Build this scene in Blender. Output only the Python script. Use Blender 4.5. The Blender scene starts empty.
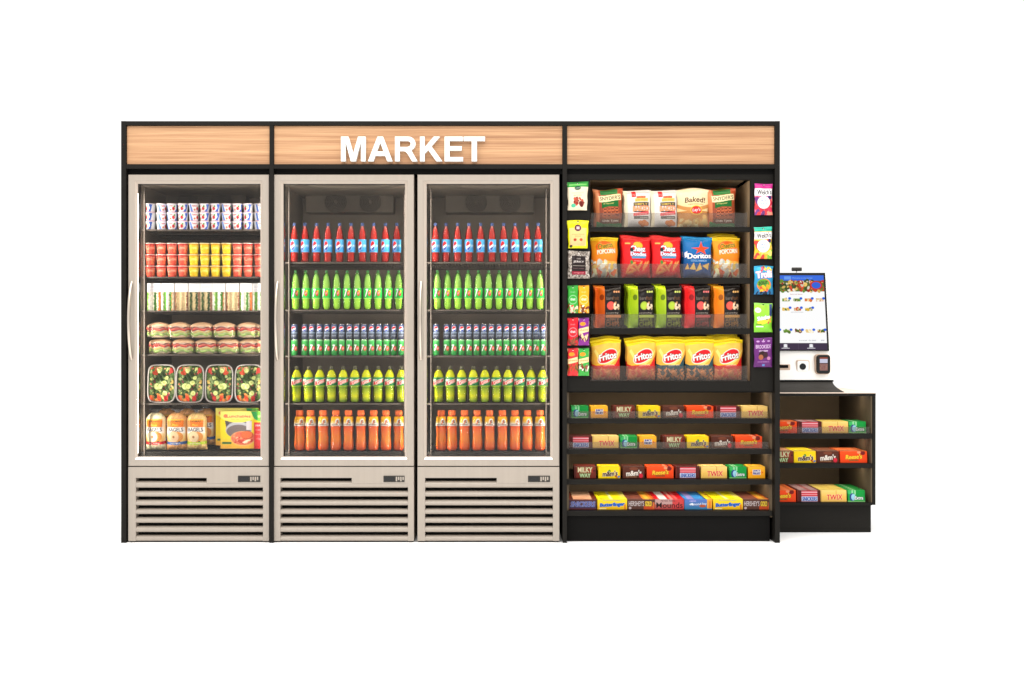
import bpy, bmesh, math, random
import numpy as np
random.seed(7)
SC = bpy.context.scene
COL = SC.collection
# ---------------------------------------------------------------- measurements
D, F, CX, HZ, H = 5.5, 1100.0, 512.0, 341.0, 1.01      # camera distance, focal length (px), centre, horizon, eye height
def K(y): return (D + y) / F
def X(px, y): return (px - CX) * K(y)
def Z(py, y): return H - (py - HZ) * K(y)
LUM = 1.16                                              # measured light level on the fronts: photo colour -> albedo
def s2l(c):
    c = np.asarray(c, dtype=float) / 255.0
    return np.where(c <= 0.04045, c / 12.92, ((c + 0.055) / 1.055) ** 2.4)
def alb(c): return np.clip(s2l(c) / LUM, 0.0, 0.86)
ORD = ['first', 'second', 'third', 'fourth', 'fifth', 'sixth', 'seventh', 'eighth', 'ninth', 'tenth', 'eleventh',
       'twelfth', 'thirteenth', 'fourteenth', 'fifteenth', 'sixteenth']

# ---------------------------------------------------------------- materials
def new_mat(name):
    m = bpy.data.materials.new(name); m.use_nodes = True
    nt = m.node_tree; nt.nodes.clear()
    out = nt.nodes.new('ShaderNodeOutputMaterial')
    return m, nt, out
def mat(name, c, rough=0.5, spec=0.2, metal=0.0, var=0.06, vscale=(6, 6, 6), bump=0.0, coat=0.0):
    m, nt, out = new_mat(name)
    p = nt.nodes.new('ShaderNodeBsdfPrincipled')
    base = alb(c) if metal < 0.5 else np.clip(s2l(c), 0, .95)
    tc = nt.nodes.new('ShaderNodeTexCoord'); mp = nt.nodes.new('ShaderNodeMapping'); nz = nt.nodes.new('ShaderNodeTexNoise')
    mp.inputs['Scale'].default_value = vscale; nz.inputs['Scale'].default_value = 1.0; nz.inputs['Detail'].default_value = 4
    nt.links.new(tc.outputs['Object'], mp.inputs['Vector']); nt.links.new(mp.outputs[0], nz.inputs['Vector'])
    rp = nt.nodes.new('ShaderNodeValToRGB')
    rp.color_ramp.elements[0].position = .3; rp.color_ramp.elements[1].position = .7
    rp.color_ramp.elements[0].color = (*np.clip(base * (1 - var), 0, 1), 1)
    rp.color_ramp.elements[1].color = (*np.clip(base * (1 + var), 0, 1), 1)
    nt.links.new(nz.outputs['Fac'], rp.inputs['Fac']); nt.links.new(rp.outputs['Color'], p.inputs['Base Color'])
    p.inputs['Roughness'].default_value = rough; p.inputs['Specular IOR Level'].default_value = spec
    p.inputs['Metallic'].default_value = metal; p.inputs['Coat Weight'].default_value = coat
    p.inputs['Coat Roughness'].default_value = .08
    if bump:
        b = nt.nodes.new('ShaderNodeBump'); b.inputs['Strength'].default_value = bump; b.inputs['Distance'].default_value = .002
        nt.links.new(nz.outputs['Fac'], b.inputs['Height']); nt.links.new(b.outputs['Normal'], p.inputs['Normal'])
    nt.links.new(p.outputs[0], out.inputs[0])
    return m
def print_mat(name, rough=0.4, spec=0.2, coat=0.0, bump=0.0):
    m, nt, out = new_mat(name)
    p = nt.nodes.new('ShaderNodeBsdfPrincipled'); a = nt.nodes.new('ShaderNodeAttribute'); a.attribute_name = 'Col'
    nt.links.new(a.outputs['Color'], p.inputs['Base Color'])
    p.inputs['Roughness'].default_value = rough; p.inputs['Specular IOR Level'].default_value = spec
    p.inputs['Coat Weight'].default_value = coat; p.inputs['Coat Roughness'].default_value = .12
    if bump:
        tc = nt.nodes.new('ShaderNodeTexCoord'); nz = nt.nodes.new('ShaderNodeTexNoise'); nz.inputs['Scale'].default_value = 34
        nt.links.new(tc.outputs['Object'], nz.inputs['Vector'])
        b = nt.nodes.new('ShaderNodeBump'); b.inputs['Strength'].default_value = bump; b.inputs['Distance'].default_value = .004
        nt.links.new(nz.outputs['Fac'], b.inputs['Height']); nt.links.new(b.outputs['Normal'], p.inputs['Normal'])
    nt.links.new(p.outputs[0], out.inputs[0])
    return m
def clear_mat(name, tint, body=None, fac=0.0, gloss=True, rough=.03, ior=1.3):
    """a see-through sheet: tinted transparency, an optional milky body, Fresnel reflection"""
    m, nt, out = new_mat(name)
    t = nt.nodes.new('ShaderNodeBsdfTransparent'); t.inputs[0].default_value = (*tint, 1)
    last = t
    if fac > 0:
        d = nt.nodes.new('ShaderNodeBsdfDiffuse'); d.inputs[0].default_value = (*body, 1)
        tr = nt.nodes.new('ShaderNodeBsdfTranslucent'); tr.inputs[0].default_value = (*body, 1)
        m0 = nt.nodes.new('ShaderNodeMixShader'); m0.inputs[0].default_value = .5
        nt.links.new(d.outputs[0], m0.inputs[1]); nt.links.new(tr.outputs[0], m0.inputs[2])
        mx = nt.nodes.new('ShaderNodeMixShader'); mx.inputs[0].default_value = fac
        nt.links.new(t.outputs[0], mx.inputs[1]); nt.links.new(m0.outputs[0], mx.inputs[2]); last = mx
    if gloss:
        g = nt.nodes.new('ShaderNodeBsdfGlossy'); g.inputs['Roughness'].default_value = rough
        fr = nt.nodes.new('ShaderNodeFresnel'); fr.inputs['IOR'].default_value = ior
        mx = nt.nodes.new('ShaderNodeMixShader')
        nt.links.new(fr.outputs[0], mx.inputs[0]); nt.links.new(last.outputs[0], mx.inputs[1]); nt.links.new(g.outputs[0], mx.inputs[2]); last = mx
    nt.links.new(last.outputs[0], out.inputs[0])
    return m
def emit_mat(name, c, s, attr=False):
    m, nt, out = new_mat(name)
    e = nt.nodes.new('ShaderNodeEmission'); e.inputs[1].default_value = s
    if attr:
        a = nt.nodes.new('ShaderNodeAttribute'); a.attribute_name = 'Col'; nt.links.new(a.outputs['Color'], e.inputs[0])
    else: e.inputs[0].default_value = (*c, 1)
    nt.links.new(e.outputs[0], out.inputs[0])
    return m
def floor_mat():
    m, nt, out = new_mat('white_studio_floor')
    p = nt.nodes.new('ShaderNodeBsdfPrincipled'); nz = nt.nodes.new('ShaderNodeTexNoise'); rp = nt.nodes.new('ShaderNodeValToRGB')
    rp.color_ramp.elements[0].color = (.96, .96, .96, 1); rp.color_ramp.elements[1].color = (.975, .975, .975, 1)
    nt.links.new(nz.outputs['Fac'], rp.inputs[0]); nt.links.new(rp.outputs[0], p.inputs['Base Color'])
    p.inputs['Roughness'].default_value = .8; p.inputs['Specular IOR Level'].default_value = .1
    nt.links.new(p.outputs[0], out.inputs[0]); return m
def wood_mat():
    m, nt, out = new_mat('oak_veneer')
    p = nt.nodes.new('ShaderNodeBsdfPrincipled'); tc = nt.nodes.new('ShaderNodeTexCoord')
    def noise(scale, detail, dist=0):
        mp = nt.nodes.new('ShaderNodeMapping'); mp.inputs['Scale'].default_value = scale
        n = nt.nodes.new('ShaderNodeTexNoise'); n.inputs['Scale'].default_value = 1; n.inputs['Detail'].default_value = detail
        n.inputs['Distortion'].default_value = dist
        nt.links.new(tc.outputs['Object'], mp.inputs['Vector']); nt.links.new(mp.outputs[0], n.inputs['Vector']); return n
    n1 = noise((.6, 4, 60), 8, .4); n2 = noise((2.6, 9, 420), 5, .2)
    r1 = nt.nodes.new('ShaderNodeValToRGB'); e = r1.color_ramp.elements
    e[0].position = .3; e[0].color = (*alb((172, 129, 97)), 1); e[1].position = .68; e[1].color = (*alb((210, 167, 127)), 1)
    x = r1.color_ramp.elements.new(.48); x.color = (*alb((193, 149, 112)), 1)
    r2 = nt.nodes.new('ShaderNodeValToRGB'); e = r2.color_ramp.elements
    e[0].position = .36; e[0].color = (.56, .47, .39, 1); e[1].position = .54; e[1].color = (1, 1, 1, 1)
    mx = nt.nodes.new('ShaderNodeMixRGB'); mx.blend_type = 'MULTIPLY'; mx.inputs[0].default_value = .75
    nt.links.new(n1.outputs['Fac'], r1.inputs[0]); nt.links.new(n2.outputs['Fac'], r2.inputs[0])
    nt.links.new(r1.outputs[0], mx.inputs[1]); nt.links.new(r2.outputs[0], mx.inputs[2]); nt.links.new(mx.outputs[0], p.inputs['Base Color'])
    p.inputs['Roughness'].default_value = .5; p.inputs['Specular IOR Level'].default_value = .2
    nt.links.new(p.outputs[0], out.inputs[0])
    return m
M = {
 'black': mat('black_laminate', (27, 25, 22), .48, .11, var=.12, vscale=(3, 3, 9)),
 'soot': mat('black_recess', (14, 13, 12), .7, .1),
 'cream_liner': mat('pale_liner', (214, 188, 152), .6, .12, var=.05),
 'taupe': mat('taupe_liner', (158, 136, 108), .6, .12, var=.06),
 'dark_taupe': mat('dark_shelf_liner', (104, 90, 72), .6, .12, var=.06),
 'steel': mat('brushed_steel', (168, 157, 145), .36, .4, metal=0.0, var=.03, vscale=(70, 70, 1.2), coat=.2),
 'chrome': mat('polished_steel', (240, 232, 222), .16, .5, metal=1.0, var=.02),
 'handle': mat('satin_handle', (206, 194, 180), .3, .5, metal=1.0, var=.02),
 'trim': mat('satin_trim', (186, 172, 158), .34, .4, var=.03, coat=.3),
 'handle': mat('satin_handle', (206, 194, 180), .3, .5, metal=1.0, var=.02),
 'liner': mat('cooler_liner', (134, 123, 110), .6, .15, var=.05),
 'shelf': mat('cooler_shelf', (86, 78, 71), .5, .2, var=.05),
 'evap': mat('evaporator_metal', (116, 107, 96), .6, .15),
 'fan': mat('fan_plastic', (104, 96, 86), .6, .15),
 'wood': wood_mat(),
 'white': mat('white_paint', (250, 248, 244), .45, .3, var=.01),
 'floor': floor_mat(),
 'ivory': mat('ivory_plastic', (255, 253, 248), .4, .3, var=.015),
 'gloss_black': mat('gloss_black', (16, 15, 16), .18, .35),
 'grey_black': mat('charcoal_plastic', (58, 55, 51), .5, .2),
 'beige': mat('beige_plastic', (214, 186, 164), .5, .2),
 'counter': mat('pale_counter', (250, 228, 210), .5, .2),
 'print': print_mat('printed_card', .5, .14),
 'film': print_mat('printed_film', .24, .26, bump=.45),
 'plain': print_mat('coloured_plastic', .35, .22),
 'food': print_mat('food', .6, .14, bump=.3),
 'glass': clear_mat('door_glass', (.98, .975, .965), ior=1.27),
 'acrylic': clear_mat('smoked_acrylic', (.93, .92, .91), (.26, .24, .22), .17, ior=1.13),
 'clear': clear_mat('clear_plastic', (.95, .95, .95), (.8, .8, .8), .12, rough=.1, ior=1.3),
 'wrap': clear_mat('cling_wrap', (.98, .98, .98), (.9, .88, .86), .07, rough=.07, ior=1.3),
 'green_shell': clear_mat('green_bottle_plastic', (.84, .98, .66), (.30, .78, .16), .16, rough=.12, ior=1.3),
 'clear_shell': clear_mat('clear_bottle_plastic', (1, .97, .93), (.8, .5, .3), .03, rough=.12, ior=1.3),
 'lime_shell': clear_mat('lime_bottle_plastic', (.98, .985, .62), (.55, .62, .05), .10, rough=.12, ior=1.3),
 'cola_shell': clear_mat('cola_bottle_plastic', (.95, .70, .66), (.66, .11, .08), .18, rough=.12, ior=1.3),
 'led': emit_mat('led_lamp', (1, .94, .86), 42.0),
 'shelf_fill': emit_mat('shelf_fill_glow', (1, .88, .72), 11.0),  # unseen glow added to brighten the open shelf interiors
 'screen': emit_mat('lit_screen', (1, 1, 1), 1.0, True),
}
# ---------------------------------------------------------------- mesh helpers
class MB:
    def __init__(s): s.v = []; s.f = []; s.c = []; s.mi = []; s.n = 0
    def add(s, V, Fs, c=None, mi=0):
        V = np.asarray(V, dtype=float).reshape(-1, 3); s.v.append(V)
        cc = np.zeros((len(V), 3)) + (.5 if c is None else np.asarray(c, dtype=float)); s.c.append(cc)
        s.f.extend([tuple(int(i) + s.n for i in f) for f in Fs]); s.mi.extend([mi] * len(Fs)); s.n += len(V); return s
    def box(s, x0, x1, y0, y1, z0, z1, c=None, b=0.0, mi=0):
        if b:
            bm = bmesh.new(); bmesh.ops.create_cube(bm, size=1)
            for v in bm.verts: v.co = ((x0 + x1) / 2 + v.co.x * (x1 - x0), (y0 + y1) / 2 + v.co.y * (y1 - y0), (z0 + z1) / 2 + v.co.z * (z1 - z0))
            bmesh.ops.bevel(bm, geom=bm.edges[:], offset=b, segments=2, affect='EDGES', profile=.5)
            bm.verts.index_update()
            s.add([v.co[:] for v in bm.verts], [[v.index for v in f.verts] for f in bm.faces], c, mi); bm.free(); return s
        V = [(x, y, z) for z in (z0, z1) for y in (y0, y1) for x in (x0, x1)]
        return s.add(V, [(0, 2, 3, 1), (4, 5, 7, 6), (0, 1, 5, 4), (2, 6, 7, 3), (0, 4, 6, 2), (1, 3, 7, 5)], c, mi)
    def grid(s, P, C=None, flip=False, mi=0, closed=False):
        nv, nu = P.shape[:2]
        i = np.arange(nv * nu).reshape(nv, nu)
        a, b, c, d = i[:-1, :-1], i[:-1, 1:], i[1:, 1:], i[1:, :-1]
        q = np.stack([a, b, c, d] if not flip else [a, d, c, b], -1).reshape(-1, 4).tolist()
        if closed:
            a, b, c, d = i[:-1, -1], i[:-1, 0], i[1:, 0], i[1:, -1]
            q += np.stack([a, b, c, d] if not flip else [a, d, c, b], -1).reshape(-1, 4).tolist()
        cc = None
        if C is not None:
            cc = np.asarray(C, dtype=float)
            cc = cc.reshape(-1, 3) if cc.ndim == 3 else cc
        return s.add(P.reshape(-1, 3), q, cc, mi)
    def prism(s, prof, x0, x1, c=None, mi=0):          # profile in (y, z), counter-clockwise seen from +x
        n = len(prof)
        V = [(x0, p[0], p[1]) for p in prof] + [(x1, p[0], p[1]) for p in prof]
        Fs = [tuple(range(n - 1, -1, -1)), tuple(range(n, 2 * n))] + [(i, (i + 1) % n, n + (i + 1) % n, n + i) for i in range(n)]
        return s.add(V, Fs, c, mi)
    def loft(s, loops, c=None, cap0=True, cap1=True, mi=0):
        n = len(loops[0]); V = [p for l in loops for p in l]; Fs = []
        for k in range(len(loops) - 1):
            for i in range(n):
                j = (i + 1) % n; Fs.append((k * n + i, k * n + j, (k + 1) * n + j, (k + 1) * n + i))
        if cap0: Fs.append(tuple(range(n - 1, -1, -1)))
        if cap1: Fs.append(tuple(range((len(loops) - 1) * n, len(loops) * n)))
        return s.add(V, Fs, c, mi)
    def lathe(s, prof, n=20, cols=None, mi=0):          # profile (r, z[, colour])
        a = np.arange(n) * 2 * math.pi / n
        P = np.array([[(r[0] * math.cos(t), r[0] * math.sin(t), r[1]) for t in a] for r in prof])
        C = None if cols is None else np.repeat(np.asarray(cols, dtype=float)[:, None, :], n, 1)
        s.grid(P, C, mi=mi, closed=True)
        b = s.n - len(prof) * n
        s.f.append(tuple(range(b + n - 1, b - 1, -1))); s.mi.append(mi)
        s.f.append(tuple(range(s.n - n, s.n))); s.mi.append(mi)
        return s
    def tube(s, pts, r, n=10, c=None, mi=0):
        pts = [np.array(p, dtype=float) for p in pts]; loops = []
        for i, p in enumerate(pts):
            t = pts[min(i + 1, len(pts) - 1)] - pts[max(i - 1, 0)]; t /= np.linalg.norm(t)
            u = np.cross(t, (1, 0, 0) if abs(t[0]) < .9 else (0, 1, 0)); u /= np.linalg.norm(u); w = np.cross(t, u)
            loops.append([tuple(p + r * (math.cos(k * 2 * math.pi / n) * u + math.sin(k * 2 * math.pi / n) * w)) for k in range(n)])
        return s.loft(loops, c, mi=mi)
    def mesh(s, name, mats, origin=(0, 0, 0), smooth=None):
        V = np.concatenate(s.v) - np.asarray(origin, dtype=float); C = np.concatenate(s.c)
        me = bpy.data.meshes.new(name); me.from_pydata(V.tolist(), [], s.f)
        for m in (mats if isinstance(mats, (list, tuple)) else [mats]): me.materials.append(m)
        me.polygons.foreach_set('material_index', s.mi)
        at = me.color_attributes.new('Col', 'FLOAT_COLOR', 'POINT')
        at.data.foreach_set('color', np.concatenate([C, np.ones((len(C), 1))], 1).astype(np.float32).ravel())
        if smooth is not None:
            me.polygons.foreach_set('use_smooth', [True] * len(me.polygons)); me.set_sharp_from_angle(angle=math.radians(smooth))
        me.update(); return me
    def build(s, name, mats, parent=None, origin=None, smooth=None):
        if origin is None: origin = tuple(parent.location) if parent is not None else (0, 0, 0)
        ob = bpy.data.objects.new(name, s.mesh(name, mats, origin, smooth)); COL.objects.link(ob)
        if parent is not None: ob.parent = parent
        else: ob.location = origin
        return ob
def tag(o, label=None, cat=None, group=None, kind=None):
    for k, v in (('label', label), ('category', cat), ('group', group), ('kind', kind)):
        if v: o[k] = v
    return o
def empty(name, loc, label=None, cat=None, group=None):
    o = bpy.data.objects.new(name, None); o.empty_display_size = .05; COL.objects.link(o); o.location = loc
    return tag(o, label, cat, group)
def sub(name, mb, m, parent, smooth=None):             # a sub-part, built in the coordinates of its thing
    root = parent
    while root.parent is not None: root = root.parent
    o = mb.build(name, m, None, tuple(root.location), smooth); o.location = (0, 0, 0); o.parent = parent; return o
PROTO_KIDS = {}
def copy_tree(o, parent=None):
    c = o.copy(); COL.objects.link(c)
    if parent is not None: c.parent = parent
    for ch in PROTO_KIDS.get(o.name, []): copy_tree(ch, c)
    return c
class Proto:
    """first use places the prototype itself, later uses copy it with its parts"""
    def __init__(s, root): s.root = root; s.used = False; s.reg(root)
    def reg(s, o):
        ks = [c for c in COL.objects if c.parent == o]
        if ks: PROTO_KIDS[o.name] = ks
        for k in ks: s.reg(k)
    def put(s, loc, label, group=None, rz=0, rx=0, sc=None):
        o = copy_tree(s.root) if s.used else s.root
        s.used = True
        o.location = loc; o.rotation_euler = (rx, 0, rz)
        if sc: o.scale = sc
        o['label'] = label
        if group: o['group'] = group
        assert 4 <= len(label.split()) <= 16, label
        return o
# ---------------------------------------------------------------- printed artwork on fine grids
_G = {}
def glyph(t, bold, shear):
    bold = .006 if set(t) & set('MWN') else bold * .5; k = (t, bold, shear)
    if k not in _G:
        cu = bpy.data.curves.new('lettering', 'FONT'); cu.body = t; cu.offset = bold; cu.shear = shear; cu.resolution_u = 3
        ob = bpy.data.objects.new('lettering', cu); COL.objects.link(ob)
        dg = bpy.context.evaluated_depsgraph_get(); ev = ob.evaluated_get(dg); me = ev.to_mesh()
        me.calc_loop_triangles()
        v = np.array([p.co[:2] for p in me.vertices]); tr = np.array([l.vertices[:] for l in me.loop_triangles])
        T = v[tr]; mn = T.reshape(-1, 2).min(0); mx = T.reshape(-1, 2).max(0); T = (T - mn) / (mx - mn)
        ev.to_mesh_clear(); bpy.data.objects.remove(ob); bpy.data.curves.remove(cu); _G[k] = T
    return _G[k]
class Art:
    def __init__(s, nu, nv, bg):
        s.nu, s.nv = nu, nv; s.a = np.zeros((nv, nu, 3)) + np.asarray(bg, dtype=float)
        s.U, s.V = np.meshgrid(np.linspace(0, 1, nu), np.linspace(0, 1, nv))
    def on(s, m, c):
        m = np.clip(m, 0, 1)[..., None]; s.a = s.a * (1 - m) + np.asarray(c, dtype=float) * m; return s
    def rect(s, x0, y0, x1, y1, c): return s.on(((s.U >= x0) & (s.U <= x1) & (s.V >= y0) & (s.V <= y1)).astype(float), c)
    def fade(s, x0, y0, x1, y1, c0, c1):
        m = ((s.U >= x0) & (s.U <= x1) & (s.V >= y0) & (s.V <= y1)); t = np.clip((s.V - y0) / (y1 - y0), 0, 1)[..., None]
        s.a = np.where(m[..., None], np.asarray(c0, float) * (1 - t) + np.asarray(c1, float) * t, s.a); return s
    def ell(s, cx, cy, rx, ry, c, rot=0):
        u, v = s.U - cx, s.V - cy; cr, sr = math.cos(rot), math.sin(rot)
        d = np.sqrt(((u * cr + v * sr) / rx) ** 2 + ((-u * sr + v * cr) / ry) ** 2)
        w = max(.08, 1.0 / max(2.0, min(rx * s.nu, ry * s.nv))); return s.on((1 + w / 2 - d) / w, c)
    def poly(s, pts, c):
        x, y = s.U, s.V; ins = np.zeros(x.shape, bool); n = len(pts)
        for i in range(n):
            (x0, y0), (x1, y1) = pts[i], pts[(i + 1) % n]
            if y0 == y1: continue
            ins ^= ((y0 > y) != (y1 > y)) & (x < (x1 - x0) * (y - y0) / (y1 - y0) + x0)
        return s.on(ins.astype(float), c)
    def band(s, y0, y1, c, slope=0, curve=0, x0=0, x1=1):
        o = slope * (s.U - .5) + curve * (s.U - .5) ** 2
        return s.on(((s.V > y0 + o) & (s.V < y1 + o) & (s.U >= x0) & (s.U <= x1)).astype(float), c)
    def spots(s, n, box, r, cols, seed=1, el=1.0):
        R = random.Random(seed); x0, y0, x1, y1 = box
        for i in range(n):
            q = r * R.uniform(.6, 1.3); c = np.array(R.choice(cols), float) * R.uniform(.88, 1.1)
            s.ell(R.uniform(x0, x1), R.uniform(y0, y1), q, q * s.nu / s.nv * R.uniform(.6, 1.1) * el, np.clip(c, 0, 255), R.uniform(-1, 1))
        return s
    def mask(s, t, cx, cy, w, h, bold=.02, shear=0, rot=0, ss=3):
        T = glyph(t, bold, shear) - .5
        T = T * np.array([w, h]); asp = s.nu / s.nv
        if rot:
            cr, sr = math.cos(rot), math.sin(rot); x, y = T[..., 0] * asp, T[..., 1]
            T = np.stack([(x * cr - y * sr) / asp, x * sr + y * cr], -1)
        T = T + np.array([cx, cy])
        NU, NV = s.nu * ss, s.nv * ss; m = np.zeros((NV, NU), bool)
        T = T * np.array([s.nu - 1, s.nv - 1]) * ss + (ss - 1) / 2.0
        for a, b, c in T:
            x0, x1 = int(max(0, min(a[0], b[0], c[0]))), int(min(NU - 1, max(a[0], b[0], c[0]) + 1))
            y0, y1 = int(max(0, min(a[1], b[1], c[1]))), int(min(NV - 1, max(a[1], b[1], c[1]) + 1))
            if x1 < x0 or y1 < y0: continue
            gx, gy = np.meshgrid(np.arange(x0, x1 + 1), np.arange(y0, y1 + 1))
            e = lambda p, q: (q[0] - p[0]) * (gy - p[1]) - (q[1] - p[1]) * (gx - p[0])
            e0, e1, e2 = e(a, b), e(b, c), e(c, a)
            m[y0:y1 + 1, x0:x1 + 1] |= ((e0 >= 0) & (e1 >= 0) & (e2 >= 0)) | ((e0 <= 0) & (e1 <= 0) & (e2 <= 0))
        return m.reshape(s.nv, ss, s.nu, ss).mean((1, 3))
    def text(s, t, cx, cy, w, h, c, bold=.02, shear=0, rot=0, out=None, ow=1):
        m = s.mask(t, cx, cy, w, h, bold, shear, rot)
        if bold >= .045: m = np.maximum(m, np.roll(m, 1, 1))
        if out is not None:
            o = m.copy()
            for i in range(-ow, ow + 1):
                for j in range(-ow, ow + 1):
                    o = np.maximum(o, np.roll(np.roll(m, i, 0), j, 1))
            s.on(o, out)
        return s.on(m, c)
    def jitter(s, amt=4, seed=3):
        r = np.random.RandomState(seed); s.a = np.clip(s.a + r.normal(0, amt, s.a.shape[:2])[..., None], 0, 255); return s
    def col(s): return alb(np.clip(s.a, 0, 255))
    def flip(s): s.a = s.a[:, ::-1].copy(); return s

WHITE = (255, 255, 255); BLK = (20, 18, 18)
# ================================================================ product kinds
def pack_box(name, cat, front, w, h, d, top=None, side=None, m='print', lean=0.0):
    """printed carton; base centre of the front edge at the origin, front facing -y"""
    mb = MB(); nu, nv = front.nu, front.nv
    xs = np.linspace(-w / 2, w / 2, nu); zs = np.linspace(0, h, nv)
    Xg, Zg = np.meshgrid(xs, zs); C = front.col()
    mb.grid(np.stack([Xg, lean * Zg, Zg], -1), C)
    t = top.col() if top is not None else np.repeat(C[-1:], 2, 0)
    ys = np.linspace(0, d, t.shape[0]); Xg, Yg = np.meshgrid(np.linspace(-w / 2, w / 2, t.shape[1]), ys)
    mb.grid(np.stack([Xg, Yg + lean * h, np.full_like(Xg, h)], -1), t)
    sc = None if side is None else alb(side)
    for sg, ci in ((-1, 0), (1, -1)):
        Yg, Zg = np.meshgrid(np.array([0, d]), zs)
        cc = np.repeat(C[:, ci:ci + 1] if ci == 0 else C[:, -1:], 2, 1) if sc is None else np.zeros((nv, 2, 3)) + sc
        mb.grid(np.stack([np.full_like(Yg, sg * w / 2), Yg + lean * Zg, Zg], -1), cc, flip=(sg < 0))
    cb = C[nv // 2, nu // 2] if sc is None else sc
    P = np.array([[(-w / 2, d, 0), (w / 2, d, 0)], [(-w / 2, d + lean * h, h), (w / 2, d + lean * h, h)]], float); mb.grid(P, np.zeros((2, 2, 3)) + cb, flip=True)
    P = np.array([[(-w / 2, 0, 0), (w / 2, 0, 0)], [(-w / 2, d, 0), (w / 2, d, 0)]], float); mb.grid(P, np.zeros((2, 2, 3)) + cb, flip=True)
    o = mb.build(name, M[m]); o['category'] = cat
    return Proto(o)
def bag(name, cat, art, w, h, t, flare=.06, seed=1, gusset=None, seal=.07, m='film', base=.0, notch=False):
    """pillow bag with crimped seals: front and back sheets, puffed in the middle"""
    mb = MB(); R = np.random.RandomState(seed); U, V = art.U, art.V; C = art.col()
    a = np.clip(1 - np.abs(2 * U - 1) ** 2.6, 0, 1) ** .7
    b = np.clip(1 - np.abs(2 * V - 1) ** 5, 0, 1) ** .8 if not base else np.clip(1 - np.clip(V, 0, 1) ** 4, 0, 1) ** .8
    y = t * .5 * a * b
    for k in range(5):                                  # soft creases running in from the corners and seals
        ph = R.uniform(0, 6.28, 2); kx, kz = R.uniform(7, 15), R.uniform(3, 9)
        y = y + .0026 * np.sin(kx * U + kz * V * R.choice([-1, 1]) + ph[0]) * (np.abs(2 * V - 1) ** 1.5) * b
    wid = 1 + flare * (V - .5) + .045 * np.abs(2 * V - 1) ** 4 - .055
    edge = .0016 * w / .15 * np.sin(V * 13 + seed) * (np.abs(2 * U - 1) > .98)
    if gusset:
        y = y + np.where(U < gusset, -(gusset - U) * w * .75, 0) * b
    x = (U - .5) * w * wid + edge
    zed = V * h + w / .15 * (.006 * np.sin(U * 5 + seed) * V if seed % 2 else .003 * np.sin(U * 4 + seed) * V)
    if seal:
        sm = V > 1 - seal
        y = np.where(sm, .0012 * np.sin(V * h / .0022), y)
    mb.grid(np.stack([x, -y, zed], -1), C)
    st = slice(None, None, 4)
    yb = np.clip(t * .5 * a * b, 0, None)
    mb.grid(np.stack([x, yb + .0006, zed], -1)[st, st], np.zeros_like(C[st, st]) + C[art.nv // 2, 2], flip=True)
    o = mb.build(name, M[m], smooth=50); o['category'] = cat
    return Proto(o)
def wrap_label(art, r, z0, z1, name, parent, m='print', rtop=None):
    mb = MB(); th = -math.pi / 2 + (art.U - .5) * 2 * math.pi
    rr = r + ((rtop or r) - r) * art.V
    mb.grid(np.stack([rr * np.cos(th), rr * np.sin(th), z0 + (z1 - z0) * art.V], -1), art.col())
    return mb.build(name, M[m], parent, smooth=60)
def grip(me, z0, z1, amp):                              # moulded spiral ribs
    for v in me.vertices:
        if z0 < v.co.z < z1:
            t = math.atan2(v.co.y, v.co.x); f = math.sin(math.pi * (v.co.z - z0) / (z1 - z0)); k = 1 + amp * f * math.sin(4 * t + 42 * v.co.z)
            v.co.x *= k; v.co.y *= k
def bottle(name, cat, prof, shell, liq, liq_prof, label_art, lab, cap):
    if liq:                                             # finer rings where the wall is sculpted
        def fine(p): return [tuple(np.array(a[:2]) * (1 - t / 6) + np.array(b[:2]) * t / 6) + ((tuple(np.array(a[2]) * (1 - t / 6) + np.array(b[2]) * t / 6),) if len(a) > 2 else ()) for a, b in zip(p[:-1], p[1:]) for t in range(6)] + [p[-1]]
        prof, liq_prof = fine(prof), fine(liq_prof)
    root = empty(name, (0, 0, 0)); root['category'] = cat
    o1 = MB().lathe(prof, 48 if liq else 22).build('body', M[shell], root, smooth=50)
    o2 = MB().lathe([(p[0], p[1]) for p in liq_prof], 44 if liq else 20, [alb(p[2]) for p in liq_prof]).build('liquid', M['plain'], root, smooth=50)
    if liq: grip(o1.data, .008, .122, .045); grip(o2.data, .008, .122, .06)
    wrap_label(label_art, lab[0], lab[1], lab[2], 'label', root, rtop=lab[3] if len(lab) > 3 else None)
    MB().lathe(cap[0], 18, [alb(cap[1])] * len(cap[0])).build('cap', M['plain'], root, smooth=40)
    return Proto(root)

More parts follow.
